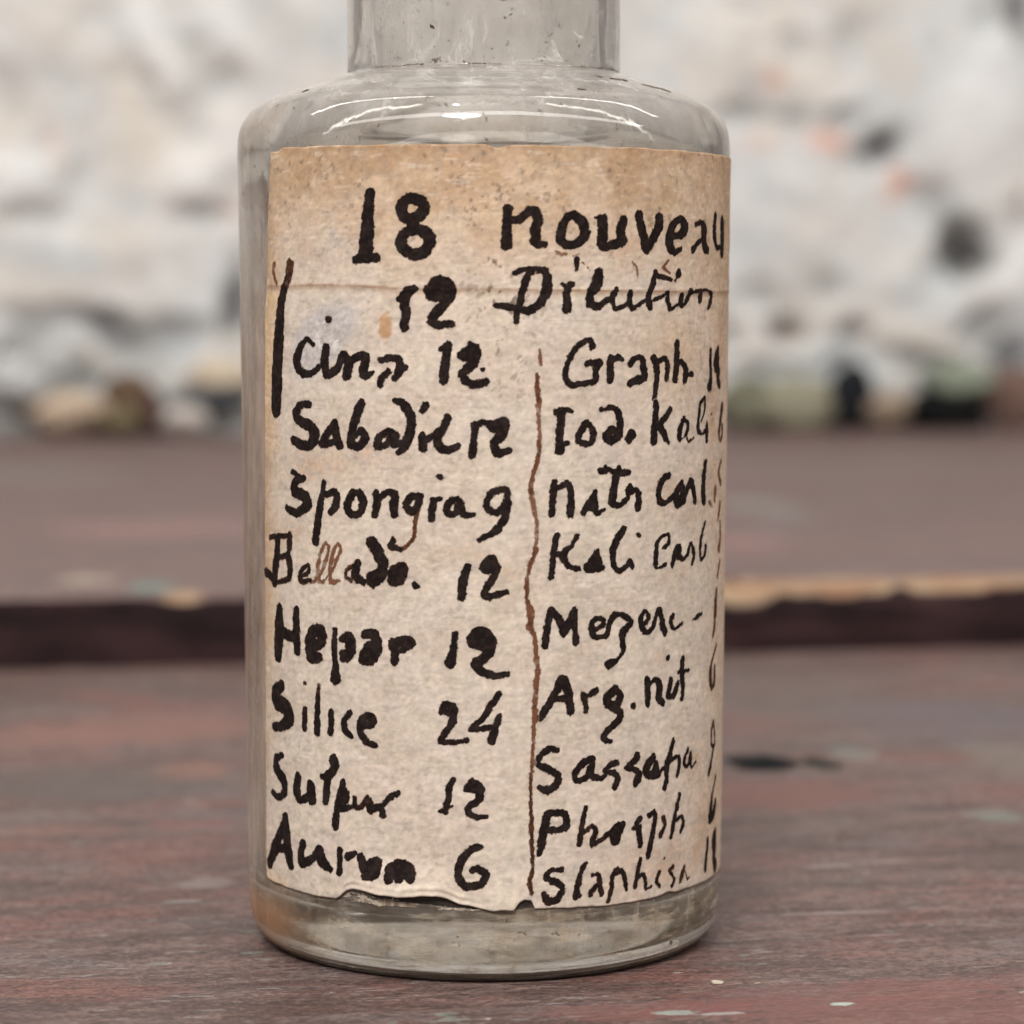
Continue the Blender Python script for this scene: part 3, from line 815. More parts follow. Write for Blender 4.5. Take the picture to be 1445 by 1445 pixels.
# ------------------------------------------------------------------ handwriting: pen strokes in label millimetres "arc,height,width"
INK = {
  '18': [
    (1, '-7.31,50.82,0.69 -7.43,49.82,0.82 -7.50,48.76,0.92 -7.60,47.70,1.02 -7.64,46.86,1.07'),
    (1, '-8.35,46.59,0.62 -7.65,46.70,0.70 -6.93,46.72,0.61'),
    (1, '-4.39,50.44,0.68 -3.76,50.18,0.73 -3.66,49.66,0.72 -4.12,49.24,0.74 -4.62,49.11,0.74 -5.10,49.48,0.73 -5.12,49.95,0.74 -4.83,50.34,0.69 -4.39,50.44,0.67'),
    (1, '-4.21,48.47,0.70 -3.49,48.26,0.79 -3.28,47.68,0.80 -3.72,47.03,0.79 -4.47,46.93,0.78 -5.11,47.35,0.77 -5.13,47.90,0.76 -4.77,48.30,0.71 -4.21,48.47,0.70'),
    (1, '-4.51,49.11,0.83 -4.26,48.53,0.83'),
  ],
  'nouveau': [
    (1, '1.67,49.74,0.65 1.64,48.96,0.61 1.64,48.22,0.64 1.61,47.48,0.74'),
    (1, '2.07,49.03,0.54 2.51,49.15,0.50 3.02,49.59,0.59 3.46,49.59,0.69 3.62,49.10,0.69 3.46,48.42,0.69 3.46,47.73,0.71'),
    (1, '3.46,47.55,0.50 4.04,47.49,0.41'),
    (1, '6.07,49.36,0.64 6.68,48.87,0.70 6.78,48.25,0.74 6.48,47.75,0.62 5.81,47.47,0.57 5.21,47.68,0.63 5.14,48.30,0.69 5.40,48.98,0.57 5.73,49.36,0.50 6.07,49.36,0.59'),
    (1, '8.04,49.14,0.72 8.05,48.42,0.75 8.02,47.67,0.77 8.24,47.39,0.54 8.97,47.58,0.61 9.64,47.87,0.58'),
    (1, '9.59,49.06,0.68 9.41,48.43,0.74 9.49,47.81,0.80'),
    (1, '7.51,49.25,0.21 7.94,49.17,0.35'),
    (1, '10.85,49.46,0.66 10.98,48.89,0.63 11.24,48.14,0.70 11.50,47.32,0.79'),
    (1, '12.63,49.30,0.71 12.62,48.79,0.78 12.09,47.96,0.69 11.54,47.26,0.70'),
    (1, '14.06,48.11,0.45 14.89,48.25,0.57 15.21,48.70,0.93 14.98,49.15,0.61 14.45,49.20,0.45 13.85,48.68,0.68 13.61,47.98,0.82 13.77,47.35,0.79 14.28,47.10,0.46 14.78,47.28,0.34'),
    (0.95, '16.57,48.92,0.32 17.29,49.06,0.43 17.73,48.69,0.80 17.67,48.10,0.75 17.84,47.52,0.75 18.30,47.27,0.53'),
    (0.95, '17.46,47.97,0.36 16.66,47.64,0.36 16.29,47.28,0.54'),
    (0.95, '19.61,49.50,0.60 19.45,48.72,0.71 19.48,48.07,0.67 19.99,47.49,0.43 21.02,47.57,0.28'),
    (0.95, '21.18,49.21,0.95 21.24,48.30,1.07 21.16,47.31,1.05'),
  ],
  '12 Dilution': [
    (1, '-4.26,44.73,0.47 -4.87,44.42,0.72 -4.99,43.89,0.74 -4.88,43.04,0.63 -5.00,42.30,0.63'),
    (1, '-5.40,44.04,0.26 -4.93,44.20,0.42'),
    (1, '-3.00,45.00,0.86 -2.62,44.52,1.13 -3.14,44.31,0.74 -3.49,44.63,0.49'),
    (1, '-3.00,45.26,0.53 -2.19,45.05,0.81 -1.87,44.52,0.64 -2.30,43.78,0.64 -3.01,43.04,0.69 -3.22,42.62,0.59 -2.63,42.41,0.49 -1.88,42.50,0.44'),
    (1, '2.08,45.69,0.35 2.52,45.89,0.32 3.40,45.95,0.36 4.17,45.82,0.45'),
    (1, '3.15,45.72,0.42 2.93,45.44,0.45 2.65,44.64,0.45 2.46,43.83,0.49 2.27,43.09,0.48 2.21,42.65,0.29'),
    (1, '4.17,45.82,0.49 4.24,45.20,0.65 4.15,44.45,0.68 3.73,43.77,0.56 3.03,43.33,0.53 2.27,43.46,0.47 1.51,43.65,0.45 0.92,43.66,0.30'),
    (1, '5.89,44.98,0.42 5.63,44.79,0.50 5.56,44.20,0.52 5.56,43.49,0.70'),
    (1, '5.22,45.04,0.18 5.55,44.82,0.25'),
    (1, '6.25,46.54,0.45 6.22,46.19,0.32 6.21,45.88,0.15'),
    (0.7, '6.56,46.44,0.14 7.18,45.89,0.13'),
    (1, '7.79,45.72,0.69 7.61,45.00,0.80 7.19,44.35,0.58 7.19,43.75,0.56 7.81,43.60,0.42 8.56,44.11,0.35'),
    (1, '7.55,43.61,0.22 8.12,43.92,0.22 8.63,44.11,0.24'),
    (1, '9.11,44.67,0.35 8.79,44.11,0.43 9.01,43.48,0.37 9.69,43.59,0.31 10.07,43.85,0.43 10.23,44.42,0.42'),
    (1, '10.15,43.92,0.51 10.32,43.48,0.39 10.88,43.66,0.27 11.46,43.98,0.26'),
    (1, '12.30,45.72,0.44 12.13,45.12,0.49 11.84,44.55,0.49 11.76,43.91,0.57 11.89,43.53,0.47'),
    (1, '12.26,45.53,0.32 12.94,45.50,0.37 13.81,45.28,0.21'),
    (1, '12.24,44.01,0.25 12.96,44.16,0.26 13.48,44.48,0.28 13.54,43.91,0.46 13.79,43.40,0.33 14.34,43.59,0.20 14.87,43.84,0.28'),
    (1, '14.62,45.75,0.58 14.31,45.31,0.22'),
    (1, '15.02,44.26,0.48 14.92,43.78,0.58 15.26,43.71,0.29 15.76,44.16,0.41 15.99,44.55,0.42 16.36,44.48,0.25'),
    (0.9, '16.36,44.48,0.23 17.28,44.61,0.36 17.29,44.09,0.58 17.23,43.90,0.43'),
    (0.9, '17.28,44.61,0.21 18.47,44.61,0.20 19.13,44.22,0.50 18.51,43.44,0.36'),
    (0.6, '13.54,46.55,0.21 13.12,46.13,0.28 13.70,45.76,0.17'),
    (0.45, '10.36,46.40,0.13 10.69,46.06,0.17 10.78,45.43,0.16'),
    (0.45, '4.87,47.07,0.18 5.22,46.91,0.24 5.51,46.94,0.15'),
    (0.4, '5.97,46.80,0.13 6.45,46.91,0.11'),
  ],
  'margin stroke': [
    (0.75, '-14.09,46.31,0.79 -14.32,45.50,0.82 -14.79,44.74,0.64'),
    (0.85, '-14.79,44.74,0.68 -15.20,43.65,0.88 -15.33,42.55,1.02'),
    (0.97, '-15.33,42.55,1.05 -15.56,41.24,1.16 -15.70,39.92,1.18 -15.88,38.55,1.16'),
    (1, '-15.74,39.05,1.21 -15.80,38.41,1.26 -15.93,37.37,1.19 -15.95,36.78,1.09'),
    (0.6, '-15.94,46.32,0.37 -16.02,45.72,0.29 -15.66,45.06,0.30'),
  ],
  'Cina 12': [
    (1, '-10.61,42.75,0.54'),
    (1, '-12.01,41.12,0.34 -12.55,41.44,0.38 -13.21,40.84,0.59 -13.59,39.96,0.75 -13.07,39.26,0.61 -12.28,39.23,0.42 -11.51,39.62,0.44'),
    (1, '-10.84,40.87,0.65 -11.00,40.00,0.69 -10.80,39.20,0.59 -9.96,39.59,0.57 -9.42,40.46,0.59 -9.03,39.92,0.72 -9.17,39.17,0.75'),
    (1, '-9.03,39.92,0.50 -8.26,40.41,0.52 -7.71,40.37,0.63 -7.90,39.51,0.69 -7.78,39.11,0.52 -7.23,39.36,0.30'),
    (1, '-6.65,40.15,0.45 -5.96,40.29,0.48 -5.35,40.23,0.50 -5.36,39.48,0.51 -5.73,38.95,0.37'),
    (1, '-4.89,39.73,0.30 -5.36,39.42,0.43'),
    (1, '-6.10,39.47,0.44 -6.66,38.96,0.51 -6.69,38.59,0.47'),
    (1, '-2.14,41.12,0.53 -2.30,40.12,0.61 -2.41,38.94,0.61'),
    (1, '-2.58,40.89,0.30 -2.17,41.02,0.45'),
    (1, '-1.23,40.50,0.62 -0.54,40.93,0.80 -0.41,40.50,0.72 -1.04,40.37,0.50'),
    (1, '-0.72,41.22,0.45 -0.28,40.75,0.58 -0.51,40.00,0.65 -1.17,39.34,0.58 -0.92,38.82,0.53 -0.29,38.65,0.47 0.40,38.88,0.42'),
    (1, '0.09,39.60,0.32'),
  ],
  'Sabadil 12': [
    (1, '-12.41,37.21,0.54 -13.17,37.19,0.52 -13.68,36.66,0.74 -13.49,36.16,0.69 -12.34,35.81,0.78 -11.94,35.18,0.92 -12.55,34.50,0.62 -13.72,34.71,0.66 -14.02,34.85,0.54'),
    (1, '-10.19,36.00,0.55 -10.78,35.35,0.62 -11.30,34.69,0.59 -10.29,34.83,0.43'),
    (1, '-10.19,36.00,0.62 -10.09,35.24,0.67 -9.81,34.64,0.59'),
    (1, '-8.10,37.37,0.60 -8.41,36.67,0.69 -8.79,35.65,0.63 -8.88,34.77,0.69 -8.28,34.59,0.54 -7.83,35.17,0.64 -8.12,35.67,0.46 -8.50,35.28,0.35'),
    (1, '-6.13,35.58,0.46 -6.69,35.32,0.56 -6.91,34.69,0.58 -6.28,34.79,0.46 -5.86,35.52,0.48 -5.80,34.83,0.52'),
    (1, '-5.64,37.57,0.43 -5.04,37.35,0.60 -4.58,36.48,0.69 -4.65,35.48,0.68 -5.05,34.72,0.60 -5.43,34.27,0.44'),
    (1, '-5.56,35.34,0.42 -5.84,34.83,0.49 -5.32,34.82,0.58'),
    (1, '-3.86,35.36,0.50 -3.80,34.61,0.57'),
    (1, '-3.57,37.31,0.51 -3.85,36.93,0.38'),
    (1, '-2.18,36.50,0.53 -2.44,35.88,0.58 -2.83,35.25,0.59 -2.64,34.62,0.59 -2.06,34.47,0.45 -1.49,34.73,0.40'),
    (1, '-3.67,35.05,0.43 -3.15,35.37,0.43 -2.70,35.69,0.45'),
    (1, '-0.42,36.14,0.45 -0.48,35.14,0.48 -0.61,34.20,0.53'),
    (1, '-0.42,36.07,0.40 0.09,36.26,0.40 0.59,36.07,0.40'),
    (1, '0.46,36.07,0.45 1.09,36.23,0.52 1.50,36.23,0.70 1.41,35.63,0.71 0.84,34.89,0.61 1.09,34.26,0.58 1.79,34.42,0.40'),
    (1, '0.65,35.86,0.45 1.16,35.76,0.57'),
  ],
  'Spongia 9': [
    (1, '-14.17,32.72,0.38 -13.46,32.46,0.38'),
    (1, '-13.07,32.38,0.48 -13.87,32.13,0.62 -13.99,31.50,0.74 -12.84,31.17,0.80 -12.72,30.60,0.77 -13.81,30.05,0.54 -14.77,30.33,0.52'),
    (1, '-11.16,32.15,0.40 -11.44,30.85,0.55 -11.73,29.56,0.63 -11.93,28.29,0.64'),
    (0.92, '-10.92,31.45,0.46 -10.17,31.55,0.62 -10.10,30.81,0.59 -10.60,30.28,0.46'),
    (1, '-8.76,31.60,0.54 -9.23,30.82,0.64 -8.97,30.22,0.58 -8.32,30.25,0.50 -7.98,30.99,0.62 -8.24,31.62,0.56'),
    (1, '-8.76,31.63,0.43 -8.16,31.68,0.35'),
    (1, '-7.07,31.65,0.51 -7.01,30.90,0.54 -7.16,30.20,0.51'),
    (1, '-7.01,31.15,0.41 -6.30,31.67,0.45 -5.78,31.56,0.57 -5.83,30.80,0.58 -5.76,30.30,0.55'),
    (0.92, '-4.01,31.47,0.50 -4.67,31.43,0.51 -4.92,30.82,0.54 -4.44,30.48,0.50 -4.04,31.22,0.46'),
    (0.7, '-4.08,31.09,0.44 -4.35,29.83,0.34 -4.42,28.94,0.31 -4.83,28.30,0.31 -5.37,28.04,0.33'),
    (0.9, '-5.37,28.06,0.36 -6.05,28.24,0.41 -5.88,28.65,0.40'),
    (1, '-3.10,31.23,0.54 -3.23,30.48,0.54 -3.26,30.00,0.44'),
    (1, '-3.10,31.30,0.38 -2.65,31.36,0.33'),
    (1, '-2.68,32.77,0.45'),
    (1, '-1.56,31.35,0.45 -2.07,31.12,0.50 -2.24,30.51,0.46 -1.69,30.43,0.45 -1.40,31.25,0.45 -1.16,30.37,0.48 -0.55,30.35,0.33'),
    (1, '1.60,31.98,0.43 0.84,31.85,0.45 0.34,31.25,0.45 0.46,30.65,0.45 1.09,30.50,0.45 1.64,31.25,0.48'),
    (1, '1.66,31.94,0.43 1.70,31.25,0.48 1.54,30.24,0.51 0.97,29.37,0.48 -0.17,28.74,0.35'),
  ],
  'Bellado. 12': [
    (0.85, '-17.07,28.23,0.34 -15.63,28.44,0.39 -14.48,28.48,0.34'),
    (0.9, '-16.01,28.24,0.65 -16.11,27.19,0.75 -16.32,26.26,0.81 -16.48,25.33,0.73'),
    (0.85, '-14.59,28.47,0.62 -14.61,27.82,0.56 -14.84,27.22,0.47 -16.17,26.99,0.42'),
    (0.85, '-14.69,27.03,0.71 -14.53,26.40,0.66 -14.77,25.62,0.45 -15.96,25.33,0.32'),
    (1, '-17.75,25.84,0.60 -16.52,25.48,0.62'),
    (0.85, '-13.39,25.89,0.30 -12.61,26.27,0.35 -12.69,26.69,0.26 -13.38,26.22,0.45 -13.39,25.60,0.41 -12.43,25.70,0.28'),
    (0.55, '-12.15,25.66,0.27 -11.42,26.35,0.31 -10.80,27.79,0.30 -11.05,28.23,0.20 -11.49,27.63,0.33 -11.72,26.59,0.39 -11.61,25.69,0.36 -11.09,25.85,0.23'),
    (0.55, '-11.09,25.85,0.24 -10.40,26.66,0.27 -9.82,27.84,0.25 -10.05,28.22,0.21 -10.47,27.56,0.32 -10.67,26.52,0.37 -10.66,25.71,0.34 -9.92,25.86,0.23'),
    (0.75, '-8.81,26.81,0.39 -9.31,26.53,0.31 -9.41,26.08,0.34 -8.98,25.91,0.41'),
    (1, '-8.51,27.01,0.65 -8.67,26.24,0.70 -8.07,25.89,0.52'),
    (1, '-7.39,28.46,0.82 -6.96,27.84,0.82 -6.62,27.09,0.82 -6.76,26.32,0.76 -7.34,25.82,0.71 -7.53,26.17,0.64 -7.05,26.42,0.59'),
    (0.93, '-5.92,26.55,0.71 -5.37,26.88,0.71 -5.13,26.73,0.68 -5.38,26.12,0.72 -5.93,26.00,0.76 -5.65,26.36,0.73'),
    (1, '-4.37,25.71,0.51'),
    (1, '-4.04,25.65,0.16 -4.37,25.90,0.18'),
    (1, '-0.94,26.96,0.53 -1.19,26.07,0.61 -1.32,25.09,0.59'),
    (1, '0.08,26.94,0.53 0.59,27.44,0.71 0.75,26.96,0.71 0.21,26.87,0.58'),
    (1, '0.65,27.49,0.56 0.97,26.96,0.53 0.65,26.08,0.53 0.20,25.45,0.48 0.36,25.09,0.48 1.61,25.38,0.38'),
  ],
  'Hepar 12': [
    (1, '-15.88,23.55,0.79 -15.99,22.36,1.15 -16.07,21.30,1.17 -16.15,20.40,0.92'),
    (1, '-13.95,23.58,0.67 -13.97,22.41,0.80 -13.90,21.01,0.76'),
    (1, '-15.92,22.04,0.78 -14.20,21.84,0.77'),
    (0.93, '-12.41,21.37,0.74 -11.59,21.70,0.85 -11.57,22.41,0.93 -12.21,22.40,0.81 -12.56,21.62,1.04 -12.46,20.72,0.99 -11.78,20.65,0.75'),
    (1, '-10.33,22.56,0.39 -10.39,21.27,0.46 -10.32,20.25,0.53 -10.33,19.41,0.89'),
    (0.93, '-9.81,22.06,0.46 -9.21,22.10,0.83 -9.06,21.36,0.87 -9.64,20.71,0.59 -9.74,21.06,0.58'),
    (0.95, '-7.96,22.42,0.59 -7.26,22.46,0.79 -7.12,21.47,0.82 -7.53,20.84,0.72 -8.12,20.80,0.69 -7.67,21.67,0.78'),
    (1, '-5.96,22.01,0.59 -5.82,21.41,0.64 -5.83,20.79,0.55'),
    (1, '-5.89,21.91,0.58 -5.00,22.18,0.71 -4.53,21.99,0.42 -5.27,21.55,0.46'),
    (1, '-1.71,22.66,0.41 -1.85,21.64,0.54 -2.04,20.78,0.72'),
    (1, '-0.63,22.41,0.71 -0.05,22.77,0.81 0.56,22.29,0.84 0.43,21.53,0.77 0.01,21.02,0.64 -0.44,20.77,0.59 0.07,20.29,0.58 0.71,20.01,0.46 1.67,20.06,0.36'),
    (1, '-0.63,22.14,0.63 0.14,21.91,0.81'),
  ],
  'Silice 24': [
    (1, '-15.77,18.41,0.75 -16.48,17.96,1.13 -16.39,17.31,1.17 -15.20,17.03,1.08 -14.92,16.30,1.18 -15.72,15.71,0.71 -16.85,15.54,0.60'),
    (0.75, '-13.13,18.84,0.36'),
    (0.92, '-13.16,17.08,0.47 -13.24,15.86,0.52'),
    (0.75, '-11.81,18.83,0.39 -11.91,18.05,0.43'),
    (1, '-11.91,18.05,0.47 -11.97,17.00,0.51 -11.99,15.73,0.59'),
    (0.95, '-10.70,17.12,0.47 -10.80,15.84,0.51'),
    (1, '-9.16,17.24,0.39 -9.64,16.69,0.49 -9.57,16.05,0.57 -9.10,15.73,0.41'),
    (1, '-8.32,16.53,0.59 -7.60,16.58,0.59 -7.45,16.98,0.62 -7.86,17.12,0.53 -8.32,16.66,0.61 -8.32,15.89,0.55 -7.81,15.37,0.47 -7.22,15.26,0.37'),
    (1, '-2.64,17.57,0.41 -2.41,18.06,0.48 -1.88,17.94,0.55 -1.86,17.07,0.54 -2.38,16.30,0.43 -2.68,15.74,0.45 -1.86,15.67,0.36 -0.89,15.81,0.28'),
    (0.92, '-2.51,17.72,0.52 -2.18,17.58,0.51'),
    (1, '1.10,18.77,0.46 0.58,17.98,0.41 -0.06,17.09,0.41 -0.74,16.54,0.36 0.07,16.58,0.38 0.97,16.70,0.38'),
    (1, '1.16,17.31,0.41 0.90,16.45,0.51 0.67,15.84,0.59'),
  ],
  'Sulpur 12': [
    (1, '-15.77,13.74,0.39 -16.64,13.38,0.65 -16.58,12.73,0.87 -15.69,12.05,0.81 -15.59,11.30,0.72 -16.37,10.81,0.42 -17.20,11.04,0.49'),
    (1, '-13.97,12.52,0.66 -14.10,11.61,0.83 -13.79,11.01,0.57 -12.97,11.33,0.58 -12.67,12.15,0.65 -12.59,11.16,0.81'),
    (1, '-10.58,14.06,0.72 -10.45,13.71,0.74 -10.84,13.02,0.63 -11.64,12.79,0.36'),
    (1, '-11.02,13.01,0.60 -11.21,12.08,0.62 -11.31,11.26,0.62'),
    (1, '-9.77,12.58,0.49 -10.11,11.54,0.57 -10.37,10.47,0.59 -10.47,9.58,0.53'),
    (1, '-9.86,12.19,0.52 -9.54,11.72,0.57 -9.95,10.91,0.59 -9.15,11.05,0.36'),
    (0.85, '-8.83,11.66,0.34 -8.84,11.14,0.43 -8.38,11.05,0.34 -7.84,11.72,0.50 -7.65,11.01,0.63'),
    (1, '-7.63,10.98,0.46 -6.89,11.23,0.49 -6.75,10.69,0.52'),
    (1, '-6.89,11.14,0.42 -6.17,11.96,0.41 -5.61,12.19,0.41'),
    (1, '-1.87,13.16,0.41 -2.17,12.80,0.41 -2.20,12.03,0.44 -2.40,11.16,0.47'),
    (1, '-2.73,11.16,0.25 -1.94,11.50,0.20'),
    (1, '-0.96,12.66,0.54 -0.58,13.05,0.59 -0.09,12.67,0.54 -0.19,11.93,0.54 -0.81,11.54,0.46 -0.84,11.06,0.49 -0.32,10.80,0.38 0.32,10.90,0.28'),
    (1, '-0.71,12.67,0.51 -0.38,12.59,0.46'),
  ],
  'Aurum 6': [
    (1, '-15.51,9.54,0.53 -16.17,8.41,0.84 -17.03,7.20,1.01 -17.82,6.16,0.83'),
    (1, '-15.51,9.54,0.79 -15.42,8.25,0.99 -15.21,7.23,1.02 -14.99,6.49,0.76'),
    (1, '-16.88,7.29,0.61 -15.32,7.54,0.60'),
    (1, '-13.54,8.10,0.61 -13.76,7.44,0.74 -13.67,6.75,0.63 -12.66,7.17,0.58 -11.90,7.92,0.61 -11.73,7.21,0.92 -10.94,6.72,0.50'),
    (1, '-10.07,8.14,0.43 -10.17,6.62,0.53'),
    (1, '-9.43,7.71,0.54 -8.84,8.03,0.39'),
    (0.95, '-8.41,7.79,0.65 -8.11,7.09,0.77 -7.51,7.48,0.66 -7.07,7.65,0.53 -7.34,6.77,0.74 -8.12,6.57,0.46'),
    (0.95, '-6.22,6.60,0.65 -6.21,7.19,0.62 -5.65,7.58,0.59 -4.95,7.49,0.62 -4.72,7.19,0.64 -4.73,6.70,0.57'),
    (0.95, '-5.48,7.46,0.64 -5.48,6.65,0.58'),
    (0.95, '-5.86,6.92,0.64 -4.96,6.98,0.64'),
    (1, '-0.07,8.86,0.41 -0.71,8.70,0.46 -1.34,7.95,0.54 -1.54,6.92,0.55 -0.98,6.31,0.54 -0.07,6.44,0.54 0.29,7.06,0.54 -0.20,7.42,0.44 -0.65,7.31,0.41'),
  ],
  'Graph 12': [
    (1, '7.39,41.06,0.48 7.09,41.47,0.38 6.44,41.16,0.40 5.78,40.33,0.41 5.50,39.48,0.39 5.56,38.87,0.40 6.00,38.60,0.40 6.93,38.69,0.39 7.59,38.84,0.42 7.58,39.57,0.46 7.88,39.97,0.50'),
    (1, '7.01,39.95,0.39 7.86,40.05,0.45'),
    (1, '8.75,40.28,0.53 8.69,39.55,0.53 8.70,38.89,0.53'),
    (1, '8.75,40.09,0.43 9.26,40.33,0.37 9.58,40.19,0.31'),
    (1, '10.21,39.85,0.40 10.59,40.26,0.41 11.15,40.25,0.44 11.34,39.62,0.59 11.42,38.99,0.61 10.61,38.77,0.47 10.24,38.58,0.46 10.88,38.98,0.38'),
    (1, '12.25,40.23,0.54 12.48,39.82,0.57 12.57,38.84,0.47 12.36,37.65,0.43'),
    (1, '12.48,39.90,0.38 13.27,40.22,0.35 13.60,39.69,0.50 13.45,38.84,0.43'),
    (1, '14.53,41.18,0.50 14.54,40.33,0.61 14.47,39.45,0.61 14.39,38.82,0.60'),
    (1, '14.55,39.98,0.35 15.20,39.88,0.43 15.60,39.32,0.58 15.41,38.75,0.57'),
    (1, '15.41,39.11,0.31 16.32,39.08,0.35'),
    (1, '19.03,40.59,0.41 19.06,39.72,0.47 19.15,38.82,0.52 18.93,38.21,0.83'),
    (0.85, '20.57,40.70,0.48 20.29,40.06,1.16 20.19,39.62,1.06 20.85,39.24,0.64 20.60,38.85,0.71 20.75,38.45,0.69 21.12,38.18,0.47'),
  ],
  'Iod. Kali 6': [
    (1, '4.87,36.88,0.39 5.43,36.98,0.38 5.95,36.92,0.28'),
    (1, '5.26,36.72,0.66 5.15,35.76,0.48 5.10,34.91,0.52 5.10,34.45,0.68'),
    (1, '4.99,34.68,0.45 5.67,34.88,0.35'),
    (1, '6.94,36.14,0.49 6.50,35.53,0.44 6.39,34.96,0.40 7.19,34.78,0.39 7.47,35.29,0.46 7.34,35.81,0.44 6.94,36.14,0.46'),
    (1, '8.03,36.94,0.30 8.65,37.09,0.36 9.22,36.86,0.50 9.47,36.10,0.55 9.41,35.35,0.58 8.79,34.96,0.61 8.44,35.27,0.58 8.91,35.67,0.54'),
    (1, '10.40,35.33,0.70 10.17,35.01,0.59'),
    (1, '12.52,37.25,0.50 12.46,36.24,0.59 12.32,34.85,0.58'),
    (1, '13.91,36.85,0.41 13.25,36.21,0.46 12.93,35.79,0.60 13.35,35.14,0.52 13.77,34.67,0.31'),
    (1, '13.74,36.80,0.35'),
    (0.93, '15.39,36.20,0.44 14.97,35.63,0.48 14.87,35.04,0.57 14.99,34.83,0.30'),
    (0.95, '15.39,36.20,0.32 15.84,35.80,0.37 15.72,35.26,0.39 15.35,34.94,0.22'),
    (0.93, '14.98,34.89,0.19 15.42,34.94,0.19 15.68,35.14,0.25'),
    (0.85, '15.72,34.92,0.22 15.96,34.66,0.15 16.61,34.89,0.13'),
    (1, '18.09,37.50,0.27 17.43,37.06,0.36 17.27,36.09,0.38 17.20,35.45,0.47 17.67,35.09,0.20 18.26,35.24,0.35 18.56,35.82,0.25 18.58,35.31,0.50 18.54,34.67,0.45'),
    (0.9, '18.19,37.45,0.29 18.12,36.56,0.21 17.65,35.94,0.17'),
    (1, '19.27,36.35,0.18'),
    (0.75, '21.82,36.72,0.81 21.39,35.92,0.62 21.09,35.07,0.62 21.30,34.45,0.29 21.96,34.81,0.54 21.92,35.38,0.63'),
  ],
  'Natr carb': [
    (1, '4.77,32.38,0.43 4.66,31.39,0.45 4.61,30.34,0.45'),
    (1, '4.77,32.03,0.41 5.23,32.11,0.35 5.68,32.31,0.41 5.92,31.68,0.46 5.87,30.31,0.53'),
    (0.93, '7.58,31.62,0.46 7.22,31.00,0.50 6.74,30.40,0.44'),
    (0.93, '7.58,31.62,0.46 7.64,30.88,0.51 7.73,30.29,0.39 8.33,30.54,0.25'),
    (0.93, '7.04,30.67,0.43 7.58,30.65,0.43'),
    (1, '8.00,33.00,0.46 8.68,33.09,0.34 9.20,32.88,0.45 10.19,32.85,0.41'),
    (1, '8.37,33.23,0.33 8.37,33.01,0.33'),
    (1, '9.39,33.20,0.34 9.39,32.98,0.34'),
    (1, '9.26,32.88,0.60 9.08,32.13,0.54 8.92,31.27,0.59 8.86,30.86,0.48 9.48,30.78,0.36 10.14,31.20,0.38'),
    (1, '10.27,31.87,0.52 10.14,31.46,0.39 10.83,31.72,0.39 11.05,31.19,0.54 10.98,30.56,0.60'),
    (1, '13.81,32.51,0.51 13.15,32.27,0.51 12.84,31.65,0.51 12.93,30.90,0.49 13.59,30.76,0.41 14.27,31.14,0.43'),
    (1, '15.17,31.95,0.47 14.63,31.34,0.57 14.64,30.64,0.55 15.20,30.76,0.64 15.37,31.52,0.62'),
    (1, '15.39,30.75,0.50 16.28,32.00,0.54 16.61,31.56,0.56 16.86,30.74,0.56'),
    (0.95, '18.41,33.11,0.54 18.16,32.25,0.64 18.07,31.14,0.68 18.22,30.63,0.71'),
    (0.6, '21.77,33.09,0.36 21.07,32.48,0.49 21.27,31.99,0.48 21.66,31.66,0.59'),
    (0.5, '20.36,31.17,0.69 20.24,30.57,0.52'),
    (0.6, '21.59,30.11,0.51 21.15,29.20,0.39'),
    (0.5, '19.13,30.46,0.27 19.82,30.09,0.28'),
  ],
  'Kali carb': [
    (1, '4.98,28.96,0.39 4.77,28.11,0.45 4.67,27.20,0.40 4.59,26.32,0.40'),
    (0.9, '6.40,28.96,0.29 5.96,28.28,0.30'),
    (1, '4.99,27.75,0.44 5.47,27.69,0.46'),
    (1, '5.96,28.28,0.32 5.31,27.69,0.45 5.75,26.99,0.39 6.52,26.74,0.28'),
    (1, '7.76,27.76,0.48 7.31,27.10,0.63 7.10,26.74,0.55 7.88,26.79,0.51 8.24,26.75,0.37'),
    (1, '7.76,27.69,0.53 7.88,26.99,0.64'),
    (1, '9.86,29.20,0.50 9.43,28.74,0.51 9.00,27.96,0.51 9.07,26.94,0.45 9.45,26.48,0.39 10.07,26.78,0.39 10.37,27.08,0.37 10.57,26.73,0.39'),
    (1, '11.10,28.73,0.37'),
    (0.97, '13.32,27.76,0.24 13.87,28.02,0.31 13.86,28.60,0.22 13.24,28.51,0.24 12.72,28.09,0.34 12.66,27.42,0.39 12.60,26.84,0.41 12.81,26.48,0.21 13.61,26.68,0.20'),
    (1, '14.91,27.77,0.46 14.61,27.38,0.56 14.33,26.56,0.37'),
    (1, '15.07,27.67,0.52 15.00,27.13,0.56 15.56,26.90,0.25 16.06,27.19,0.29'),
    (1, '16.06,27.19,0.35 16.39,27.89,0.29 16.75,27.46,0.41 16.85,26.99,0.43 16.70,26.54,0.36'),
    (0.95, '18.52,29.12,0.27 17.93,28.29,0.35 17.75,27.52,0.38 17.93,26.67,0.30 18.53,26.99,0.39 18.63,27.49,0.40'),
    (0.6, '21.77,28.92,0.39 21.84,27.89,0.45 21.57,27.16,0.69'),
    (0.6, '21.85,26.24,0.39 21.19,25.32,0.41'),
  ],
  'Mezeri': [
    (1, '4.63,24.15,0.51 4.37,23.26,0.49 4.26,22.45,0.49 4.16,21.82,0.49'),
    (1, '4.63,24.15,0.43 5.11,23.54,0.54 5.44,22.62,0.47 5.87,23.52,0.46 6.20,24.09,0.44 6.21,22.99,0.46 6.32,21.99,0.46'),
